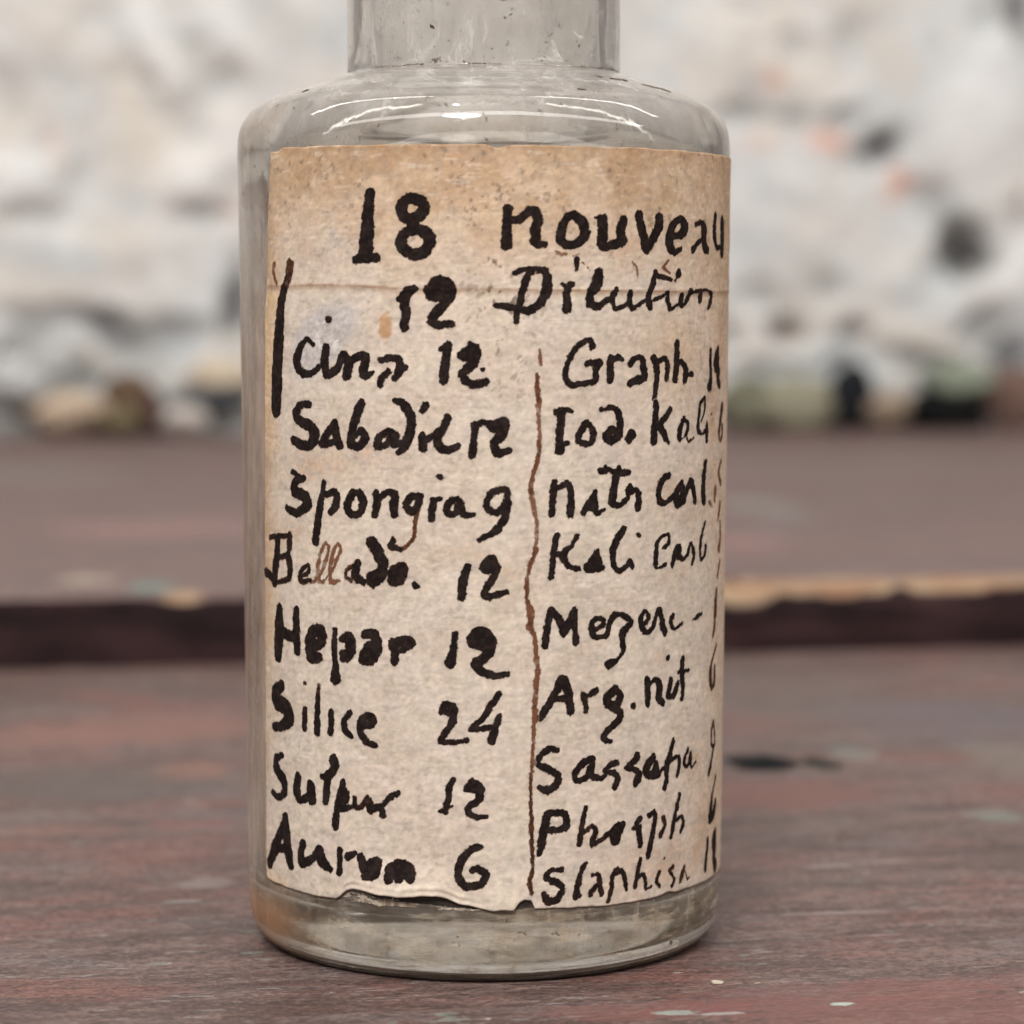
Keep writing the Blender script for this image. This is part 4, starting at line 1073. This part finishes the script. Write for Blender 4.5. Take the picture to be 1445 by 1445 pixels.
    (1, '7.68,22.82,0.34 8.24,23.00,0.37 8.26,23.39,0.34 7.68,23.44,0.37 7.39,22.84,0.44 7.74,22.28,0.37 8.51,22.32,0.33'),
    (1, '8.63,22.46,0.39 8.98,23.47,0.43 9.60,23.67,0.37 10.48,23.12,0.41 9.86,22.49,0.58 9.81,21.78,0.43 9.88,21.26,0.36 9.38,20.67,0.30 8.73,20.43,0.67'),
    (1, '11.58,22.89,0.33 12.00,23.27,0.46 11.78,23.68,0.33 11.37,23.42,0.44 11.38,22.72,0.44 11.87,22.27,0.29 12.45,22.61,0.32'),
    (1, '12.45,22.61,0.38 12.95,23.80,0.41 13.27,23.17,0.50 13.35,22.64,0.53 13.60,22.18,0.46'),
    (1, '14.46,23.27,0.38 14.18,22.89,0.43 14.57,22.33,0.25 15.47,22.60,0.22'),
    (1, '16.81,22.74,0.18 18.10,23.02,0.33'),
    (0.7, '21.04,24.33,0.47 20.85,23.56,0.82 20.78,22.79,0.90'),
    (0.7, '20.68,22.56,0.48 20.61,21.84,0.60 20.33,21.27,0.39'),
  ],
  'Arg. nit 6': [
    (1, '5.35,19.65,0.61 4.92,18.87,0.54 4.39,17.97,0.49 3.91,17.20,0.45'),
    (1, '5.46,19.64,0.60 5.79,18.73,0.61 5.91,17.52,0.55'),
    (1, '4.65,18.42,0.45 5.79,18.37,0.45'),
    (1, '6.85,18.55,0.42 7.02,18.05,0.43 7.03,17.52,0.43'),
    (1, '7.02,18.44,0.34 7.48,18.62,0.41 7.77,18.76,0.46'),
    (1, '9.27,18.76,0.60 8.66,18.36,0.63 8.67,17.85,0.59 9.41,17.79,0.59 9.65,18.39,0.52 9.27,18.76,0.52'),
    (1, '8.91,17.70,0.58 9.66,17.26,0.53 9.54,16.75,0.52 8.80,16.19,0.45 8.35,15.63,0.45 8.93,15.38,0.29'),
    (1, '10.74,17.58,0.52'),
    (1, '11.99,19.11,0.60 12.00,18.40,0.54 12.01,17.59,0.46'),
    (1, '12.06,18.89,0.37 12.80,19.14,0.37 13.11,18.61,0.63 13.04,17.89,0.58 13.44,17.50,0.44'),
    (1, '13.90,20.48,0.35'),
    (1, '14.25,19.00,0.38 14.12,18.38,0.47 13.99,17.87,0.37 14.66,17.92,0.45 15.04,18.69,0.36'),
    (1, '15.58,20.28,0.45 15.48,19.65,0.49 15.55,18.94,0.58 15.67,18.33,0.45 15.53,17.59,0.41'),
    (1, '15.13,19.39,0.25 16.37,19.41,0.22'),
    (0.75, '21.13,20.57,0.39 20.21,19.60,0.36 19.85,18.92,0.60 19.89,18.13,0.72 20.10,17.68,0.25 20.70,18.03,0.63 20.76,19.05,0.58'),
  ],
  'Sassapa 9': [
    (1, '4.93,15.08,0.47 4.50,15.15,0.44 3.89,14.74,0.45 3.68,14.23,0.39 4.29,13.90,0.47 5.03,13.46,0.48 5.03,12.87,0.50 4.41,12.44,0.52 3.79,12.70,0.37'),
    (1, '7.51,14.32,0.50 6.82,14.08,0.47 6.28,13.41,0.48 6.40,12.99,0.39 7.06,13.14,0.41 7.51,14.03,0.44 7.54,13.23,0.45 8.23,12.97,0.33'),
    (1, '9.44,13.96,0.35 8.95,13.82,0.36 8.49,13.44,0.36 9.20,13.28,0.37 9.56,12.94,0.43 9.27,12.36,0.45'),
    (1, '8.23,12.97,0.37 8.61,13.28,0.35'),
    (1, '11.14,14.32,0.50 11.01,13.94,0.48 10.24,13.55,0.42 11.02,13.32,0.45 11.30,12.87,0.58 10.99,12.40,0.51'),
    (1, '12.57,13.93,0.63 12.00,13.42,0.72 12.03,12.92,0.56 12.71,12.84,0.67 12.85,13.54,0.44 13.05,12.80,0.53'),
    (1, '14.62,14.83,0.38 14.36,14.24,0.43 13.98,13.30,0.60 13.93,12.49,0.44 13.75,11.84,0.41'),
    (1, '14.31,13.51,0.31 15.12,13.76,0.26 15.35,13.38,0.41 15.15,12.51,0.38'),
    (1, '13.17,12.91,0.22 13.79,13.24,0.29'),
    (0.92, '16.40,14.07,0.34 15.94,13.38,0.41 16.11,12.92,0.21 16.67,13.20,0.43 16.74,13.69,0.37'),
    (0.92, '16.75,13.27,0.40 16.93,12.77,0.20 17.54,13.08,0.21'),
    (0.8, '20.64,15.32,0.45 20.24,14.71,0.42 20.28,13.82,0.36 21.04,13.75,0.36 21.00,14.60,0.40 20.64,15.32,0.41'),
    (0.85, '20.73,13.62,0.43 20.34,12.67,0.44 19.83,11.97,0.53'),
  ],
  'Phosph 6': [
    (1, '4.36,10.91,0.54 5.06,10.98,0.47 5.59,10.81,0.48 5.67,9.98,0.51 4.96,9.87,0.42 4.33,9.82,0.48'),
    (1, '4.36,10.81,0.56 4.15,9.81,0.60 3.94,8.89,0.50 3.83,8.35,0.41'),
    (0.88, '7.07,11.21,0.37 6.90,10.37,0.42 6.74,9.55,0.41 6.63,8.76,0.37'),
    (0.88, '6.85,9.54,0.35 7.54,9.88,0.33 7.84,9.57,0.45 7.55,8.68,0.39 8.50,9.10,0.29'),
    (1, '9.87,9.77,0.62 9.49,9.40,0.95 9.37,8.81,0.64 9.01,9.36,0.41'),
    (1, '8.50,9.20,0.29 9.11,9.45,0.43'),
    (1, '11.54,10.03,0.36 11.16,9.76,0.45 11.34,9.11,0.48 11.47,8.28,0.44'),
    (1, '10.86,9.43,0.29 11.41,9.52,0.40'),
    (1, '12.26,10.15,0.37 12.78,10.28,0.36 12.72,9.47,0.49 12.43,8.35,0.49 12.18,7.46,0.48'),
    (1, '15.40,11.14,0.35 15.12,10.35,0.43 14.79,9.41,0.45 14.47,8.44,0.36'),
    (1, '14.86,9.40,0.28 15.65,9.62,0.28 15.89,9.17,0.43 15.60,8.65,0.36'),
    (0.85, '13.66,9.77,0.42 13.83,9.30,0.37 13.37,8.70,0.43'),
    (0.75, '21.53,11.47,0.42 20.74,10.50,0.45 20.48,9.69,0.59'),
    (0.9, '20.48,9.69,0.70 20.11,8.74,0.69 20.98,8.93,0.82 21.46,9.70,0.69'),
  ],
  'Staphisa 12': [
    (0.93, '5.35,7.20,0.35 4.64,7.19,0.36 4.29,6.72,0.44 5.08,6.36,0.47 5.44,5.93,0.46 5.08,5.25,0.50 4.43,5.18,0.47 4.18,5.69,0.42'),
    (0.9, '7.09,7.51,0.35 6.75,6.97,0.40 6.53,6.06,0.42 6.36,5.36,0.44'),
    (0.9, '6.53,5.74,0.33 6.71,5.37,0.28'),
    (0.88, '7.68,6.66,0.31 8.10,6.65,0.37 8.16,6.02,0.38 8.29,5.40,0.38'),
    (0.88, '8.10,6.02,0.37 7.54,5.66,0.37 7.46,5.36,0.31'),
    (0.85, '9.51,6.90,0.33 9.14,6.44,0.36 9.09,5.61,0.35 8.84,4.83,0.30'),
    (0.88, '9.20,6.54,0.29 9.90,6.75,0.33 10.17,6.12,0.37 10.30,5.50,0.33'),
    (0.88, '11.51,7.32,0.29 11.31,6.61,0.37 11.07,5.59,0.39'),
    (0.9, '11.11,6.00,0.29 11.73,6.32,0.29 11.96,5.79,0.35 12.06,5.25,0.26 12.55,5.39,0.21'),
    (0.85, '13.31,6.23,0.32 13.01,5.65,0.40 13.32,5.28,0.25'),
    (1, '13.78,7.06,0.27'),
    (0.84, '14.81,6.41,0.29 14.38,6.18,0.31 14.83,5.58,0.34 14.66,5.10,0.36'),
    (0.8, '16.14,6.20,0.31 15.67,5.56,0.42 15.62,5.25,0.30 16.15,5.90,0.19 16.47,5.32,0.25 16.79,5.32,0.18'),
    (0.95, '19.77,7.36,0.47 19.67,6.71,0.52 19.41,5.99,0.49 19.36,5.43,0.49'),
    (0.85, '21.59,7.59,0.68 21.33,7.00,1.30 21.50,6.12,0.90 21.34,5.77,0.79 21.74,5.24,1.07'),
  ],
  'column rule': [
    (0.55, '3.77,40.82,0.18 3.84,39.92,0.22'),
    (0.65, '3.59,39.29,0.24 3.64,38.33,0.31 3.70,37.59,0.39'),
    (0.5, '3.70,37.59,0.40 3.70,36.42,0.31 3.78,35.14,0.24'),
    (0.65, '3.74,35.03,0.26 3.74,34.29,0.31 3.49,33.33,0.26 3.27,32.59,0.26 3.22,31.73,0.33'),
    (0.5, '3.22,31.73,0.33 3.39,30.77,0.31 3.61,29.70,0.29 3.56,28.20,0.27'),
    (0.65, '3.56,28.14,0.31 3.20,27.14,0.27 2.95,26.13,0.29 2.95,24.92,0.29'),
    (0.6, '2.95,24.92,0.29 3.21,24.10,0.48 3.16,23.09,0.48'),
    (0.6, '3.16,23.09,0.41 3.47,22.48,0.27 3.58,21.26,0.33 3.69,20.24,0.36 3.49,18.21,0.36 3.54,16.98,0.29'),
    (0.6, '3.48,18.73,0.29 3.44,17.20,0.25 3.39,15.16,0.25 3.29,13.63,0.27'),
    (0.75, '3.29,13.63,0.27 3.22,12.10,0.27 3.29,10.77,0.32 3.30,9.54,0.34 3.41,7.48,0.30 3.20,6.56,0.36 3.31,5.75,0.34'),
    (0.5, '3.56,28.20,0.27 3.40,27.45,0.24 3.01,27.03,0.22'),
  ],
}


def ink_material():
    m = NT('iron_gall_ink')
    d = m.attr('ink', 'Fac'); k = m.attr('tone', 'Fac')
    c = m.mix(m.ramp(k, .45, .88), (.165, .066, .034), (.011, .0075, .0068))
    c = m.mix(m.ramp(d, .25, .85), m.mix(m.ramp(k, .55, .85), (.20, .085, .045), (.050, .023, .014)), c)
    b = m.bsdf(c, .85, spec=.05)
    m.l(m.ramp(d, .04, .80), b.inputs['Alpha'])
    v = m.coords()
    c = m.mix(m.math('MULTIPLY', m.ramp(m.noise(v, 2.6, 5, .7), .44, .68, 0, .75), m.ramp(k, .72, .92)), c, (.034, .020, .016))
    c = m.mix(m.math('MULTIPLY', m.ramp(m.noise(v, 1.1, 4, .6), .50, .64, 0, .5), m.ramp(k, .72, .92)), c, (.028, .021, .019))
    m.l(c, b.inputs['Base Color'])
    return m.done(b)


ink_mat = ink_material()
STEP = .05


def write(name, strokes):
    segs = []
    for tone, s in strokes:
        pts = np.array([[float(x) for x in p.split(',')] for p in s.split()])
        if len(pts) == 1:
            pts = np.concatenate([pts, pts + [[.02, 0, 0]]])
        if len(pts) > 2:                      # round the pen path off
            q = []
            for i in range(len(pts) - 1):
                p0, p1, p2, p3 = pts[max(i - 1, 0)], pts[i], pts[i + 1], pts[min(i + 2, len(pts) - 1)]
                for t in (0, .25, .5, .75):
                    q.append(.5 * (2 * p1 + (p2 - p0) * t * .9 + (2 * p0 - 5 * p1 + 4 * p2 - p3) * t * t * .9 + (3 * p1 - p0 - 3 * p2 + p3) * t ** 3 * .9) * 1.0
                             if False else p1 + (p2 - p1) * t + .5 * t * (1 - t) * ((p2 - p0) * .5 * (1 - t) - (p3 - p1) * .5 * t + (p2 - p1) * (t - (1 - t)) * 1.0) * 1.6)
            pts = np.array(q + [pts[-1]])
        segs.append((tone, pts))
    allp = np.concatenate([p for _, p in segs])
    a0, a1 = allp[:, 0].min() - 1.2, allp[:, 0].max() + 1.2
    z0, z1 = allp[:, 1].min() - 1.2, allp[:, 1].max() + 1.2
    ga = np.arange(math.floor(a0 / STEP), math.ceil(a1 / STEP)) * STEP; gz = np.arange(math.floor(z0 / STEP), math.ceil(z1 / STEP)) * STEP
    A, Z = np.meshgrid(ga, gz, indexing='ij')
    rag = (fbm(A / .30, Z / .30, 201, 3) - .5)
    rag2 = (fbm(A / .11, Z / .11, 203, 2) - .5)
    D = np.zeros(A.shape); TN = np.zeros(A.shape)
    for tone, pts in segs:
        sd = np.full(A.shape, 9.0)
        for p, q in zip(pts[:-1], pts[1:]):
            w = max(p[2], q[2]) / 2 + .35
            i0, i1 = np.searchsorted(ga, [min(p[0], q[0]) - w, max(p[0], q[0]) + w]); j0, j1 = np.searchsorted(gz, [min(p[1], q[1]) - w, max(p[1], q[1]) + w])
            if i1 <= i0 or j1 <= j0: continue
            X = A[i0:i1, j0:j1]; Y = Z[i0:i1, j0:j1]
            d = q[:2] - p[:2]; L2 = max(d @ d, 1e-9)
            t = np.clip(((X - p[0]) * d[0] + (Y - p[1]) * d[1]) / L2, 0, 1)
            dist = np.hypot(X - p[0] - t * d[0], Y - p[1] - t * d[1]) - (p[2] + (q[2] - p[2]) * t) / 2
            sd[i0:i1, j0:j1] = np.minimum(sd[i0:i1, j0:j1], dist)
        sd = sd - (.016 if tone > .84 else .025 if tone < .7 else .0) + .18 * rag + .11 * rag2
        den = sstep(.06, -.085, sd) * (.60 + .40 * tone if tone > .8 else .06 + 1.0 * tone)
        new = den > D
        TN = np.where(new, tone + .30 * rag - .20 * sstep(-.08, .0, sd), TN); D = np.maximum(D, den)
    # dry patches where the pen ran thin
    D = D * (1 - .30 * sstep(.60, .74, fbm(A / .5, Z / .5, 207, 3)))
    keepv = D > .03
    na, nz = A.shape
    f = grid_faces(na, nz)
    f = f[keepv.ravel()[f].any(1)]
    used = np.unique(f); mp = np.full(na * nz, -1); mp[used] = np.arange(len(used))
    co = to3d(A.ravel()[used], Z.ravel()[used], .012)
    mesh_np('handwriting', co, mp[f], ink_mat, paper, attrs={'ink': D.ravel()[used], 'tone': TN.ravel()[used]})['label'] = LINE_LABEL[name]


LINE_LABEL = {n: 'inked line reading ' + n.rstrip('.') for n in INK}
LINE_LABEL['margin stroke'] = 'long downward pen stroke in the left margin'
LINE_LABEL['column rule'] = 'wavering brown ruled line between the two columns'
for nm, ss in INK.items():
    write(nm, ss)


def tear_shade_paste():
    """old paste on the glass, darkened to paint the shade under the lifted torn edge"""
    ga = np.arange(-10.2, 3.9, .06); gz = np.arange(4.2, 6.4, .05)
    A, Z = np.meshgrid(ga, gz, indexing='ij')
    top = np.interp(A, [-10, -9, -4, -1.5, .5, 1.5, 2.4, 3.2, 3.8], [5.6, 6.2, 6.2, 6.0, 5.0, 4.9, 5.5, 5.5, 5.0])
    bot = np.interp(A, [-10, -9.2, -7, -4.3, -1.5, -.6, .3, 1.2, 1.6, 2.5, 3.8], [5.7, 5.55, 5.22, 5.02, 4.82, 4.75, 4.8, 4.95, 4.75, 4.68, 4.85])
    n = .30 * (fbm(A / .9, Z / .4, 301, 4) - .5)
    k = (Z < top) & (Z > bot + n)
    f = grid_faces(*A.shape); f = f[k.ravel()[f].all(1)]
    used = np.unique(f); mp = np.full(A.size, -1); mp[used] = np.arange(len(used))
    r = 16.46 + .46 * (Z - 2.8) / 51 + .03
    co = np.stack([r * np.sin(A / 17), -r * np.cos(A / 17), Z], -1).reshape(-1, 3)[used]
    m = NT('shade_dark_paste')
    c = m.mix(m.ramp(m.noise(m.coords((1, 1, 2)), 1.1, 4), .4, .62), (.012, .008, .007), (.045, .030, .022))  # near-black stands for the shadow gap behind the lifted paper
    mesh_np('tear_shade_patch', co, mp[f], m.done(m.bsdf(c, .6, spec=.4)), bottle)


tear_shade_paste()


def paper_shred():
    """a grey under-layer of the torn label still stuck to the glass at the left end of the tear"""
    ga = np.arange(-10.4, .3, .06); gz = np.arange(4.3, 5.9, .05)
    A, Z = np.meshgrid(ga, gz, indexing='ij')
    c = np.interp(A, [-10.4, -9, -7, -4.3, -1.5, .2], [5.05, 5.08, 4.95, 4.86, 4.74, 4.7]); h = np.interp(A, [-10.4, -9.6, -8, -6, -3, 0], [.28, .36, .26, .2, .14, .05])
    k = (fbm(A / 1.3, Z / .35, 317, 4) > .38) & (np.abs(Z - c + .2 * (fbm(A / .7, Z / .4, 311, 3) - .5)) < h * (.6 + .8 * fbm(A / .5, Z / .3, 313, 3)))
    f = grid_faces(*A.shape); f = f[k.ravel()[f].all(1)]
    used = np.unique(f); mp = np.full(A.size, -1); mp[used] = np.arange(len(used))
    r = 16.46 + .46 * (Z - 2.8) / 51 + .045
    co = np.stack([r * np.sin(A / 17), -r * np.cos(A / 17), Z], -1).reshape(-1, 3)[used]
    m = NT('torn_under_layer')
    col = m.mix(m.ramp(m.noise(m.coords(), 2.0, 4), .4, .6), (.46, .39, .31), (.22, .17, .125))
    mesh_np('paper_shred', co, mp[f], m.done(m.bsdf(col, .9, spec=.1)), bottle)


paper_shred()


def grime():
    """dark dirt caught along the foot of the neck, a few smears and many specks on the shoulder"""
    op = catmull(outer, 6); op = op[op[:, 1] > 50]
    rnd = np.random.RandomState(5)
    co, fs = [], []

    def surf(th, s):                          # s: length along the outline counted from the neck foot, downwards positive
        sh = op[(op[:, 1] > 50) & (op[:, 1] < 66)][::-1]
        d = np.concatenate([[0], np.cumsum(np.hypot(np.diff(sh[:, 0]), np.diff(sh[:, 1])))])
        foot = np.interp(59.42, sh[::-1, 1], d[::-1])
        z = np.interp(foot + s, d, sh[:, 1]); r = np.interp(foot + s, d, sh[:, 0]) + float(glass_wob(np.array(th), np.array(z))) + .02; z += .02
        return np.array([r * math.sin(th), -r * math.cos(th), z])

    def spot(th, s, lw, lh, tilt=0.0, n=11):
        r0 = np.linalg.norm(surf(th, s)[:2])
        ph = rnd.uniform(0, 6.28); o = len(co)
        co.append(surf(th, s))
        for i in range(n):
            a = 2 * math.pi * i / n
            q = .72 + .28 * math.sin(2 * a + ph) + rnd.uniform(-.22, .22)
            x = lw * q * math.cos(a); y = lh * q * math.sin(a)
            x, y = x * math.cos(tilt) - y * math.sin(tilt), x * math.sin(tilt) + y * math.cos(tilt)
            co.append(surf(th + x / r0, s + y))
        for i in range(n):
            fs.append((o, o + 1 + (i + 1) % n, o + 1 + i))

    for th, s, lw, lh, t in ((.80, 3.0, .55, .42, .1), (.86, 3.2, .30, .5, .2), (.98, 4.3, 1.15, .40, .45), (1.05, 4.8, .5, .42, .3), (.70, 2.6, .4, .3, .1), (-.95, 5.2, .5, .25, -.3), (.45, 5.8, .35, .2, .2),
                             (-.36, -2.45, .15, .28, -.5), (.16, -3.0, .22, .06, .8), (.20, -3.2, .20, .05, -.6), (.14, -4.3, .45, .2, .2), (-1.0, 7.2, .16, .12, 0), (-.85, 7.6, .18, .09, .4)):
        spot(th, s, lw, lh, t)
    for th in np.arange(-1.35, 1.35, .035):   # dirt line in the corner between neck and shoulder
        if vnoise(th * 4.0, 2.2, 401) > .36:
            spot(th, rnd.uniform(-.06, .05), .20, rnd.uniform(.03, .075), 0, 8)
    for _ in range(150):
        k = rnd.uniform(.02, .075)
        spot(rnd.uniform(-1.4, 1.4), rnd.choice([rnd.uniform(-5, -.1), rnd.uniform(0, 8.5), rnd.uniform(-1, 1)]), k * rnd.uniform(.8, 1.6), k, rnd.uniform(0, 3), 7)
    m = NT('dark_grime')
    c = m.mix(m.ramp(m.noise(m.coords(), 1.4, 3), .4, .6), (.035, .022, .016), (.13, .085, .06))
    mesh_np('grime', co, fs, m.done(m.bsdf(c, .8, spec=.15)), bottle)


grime()
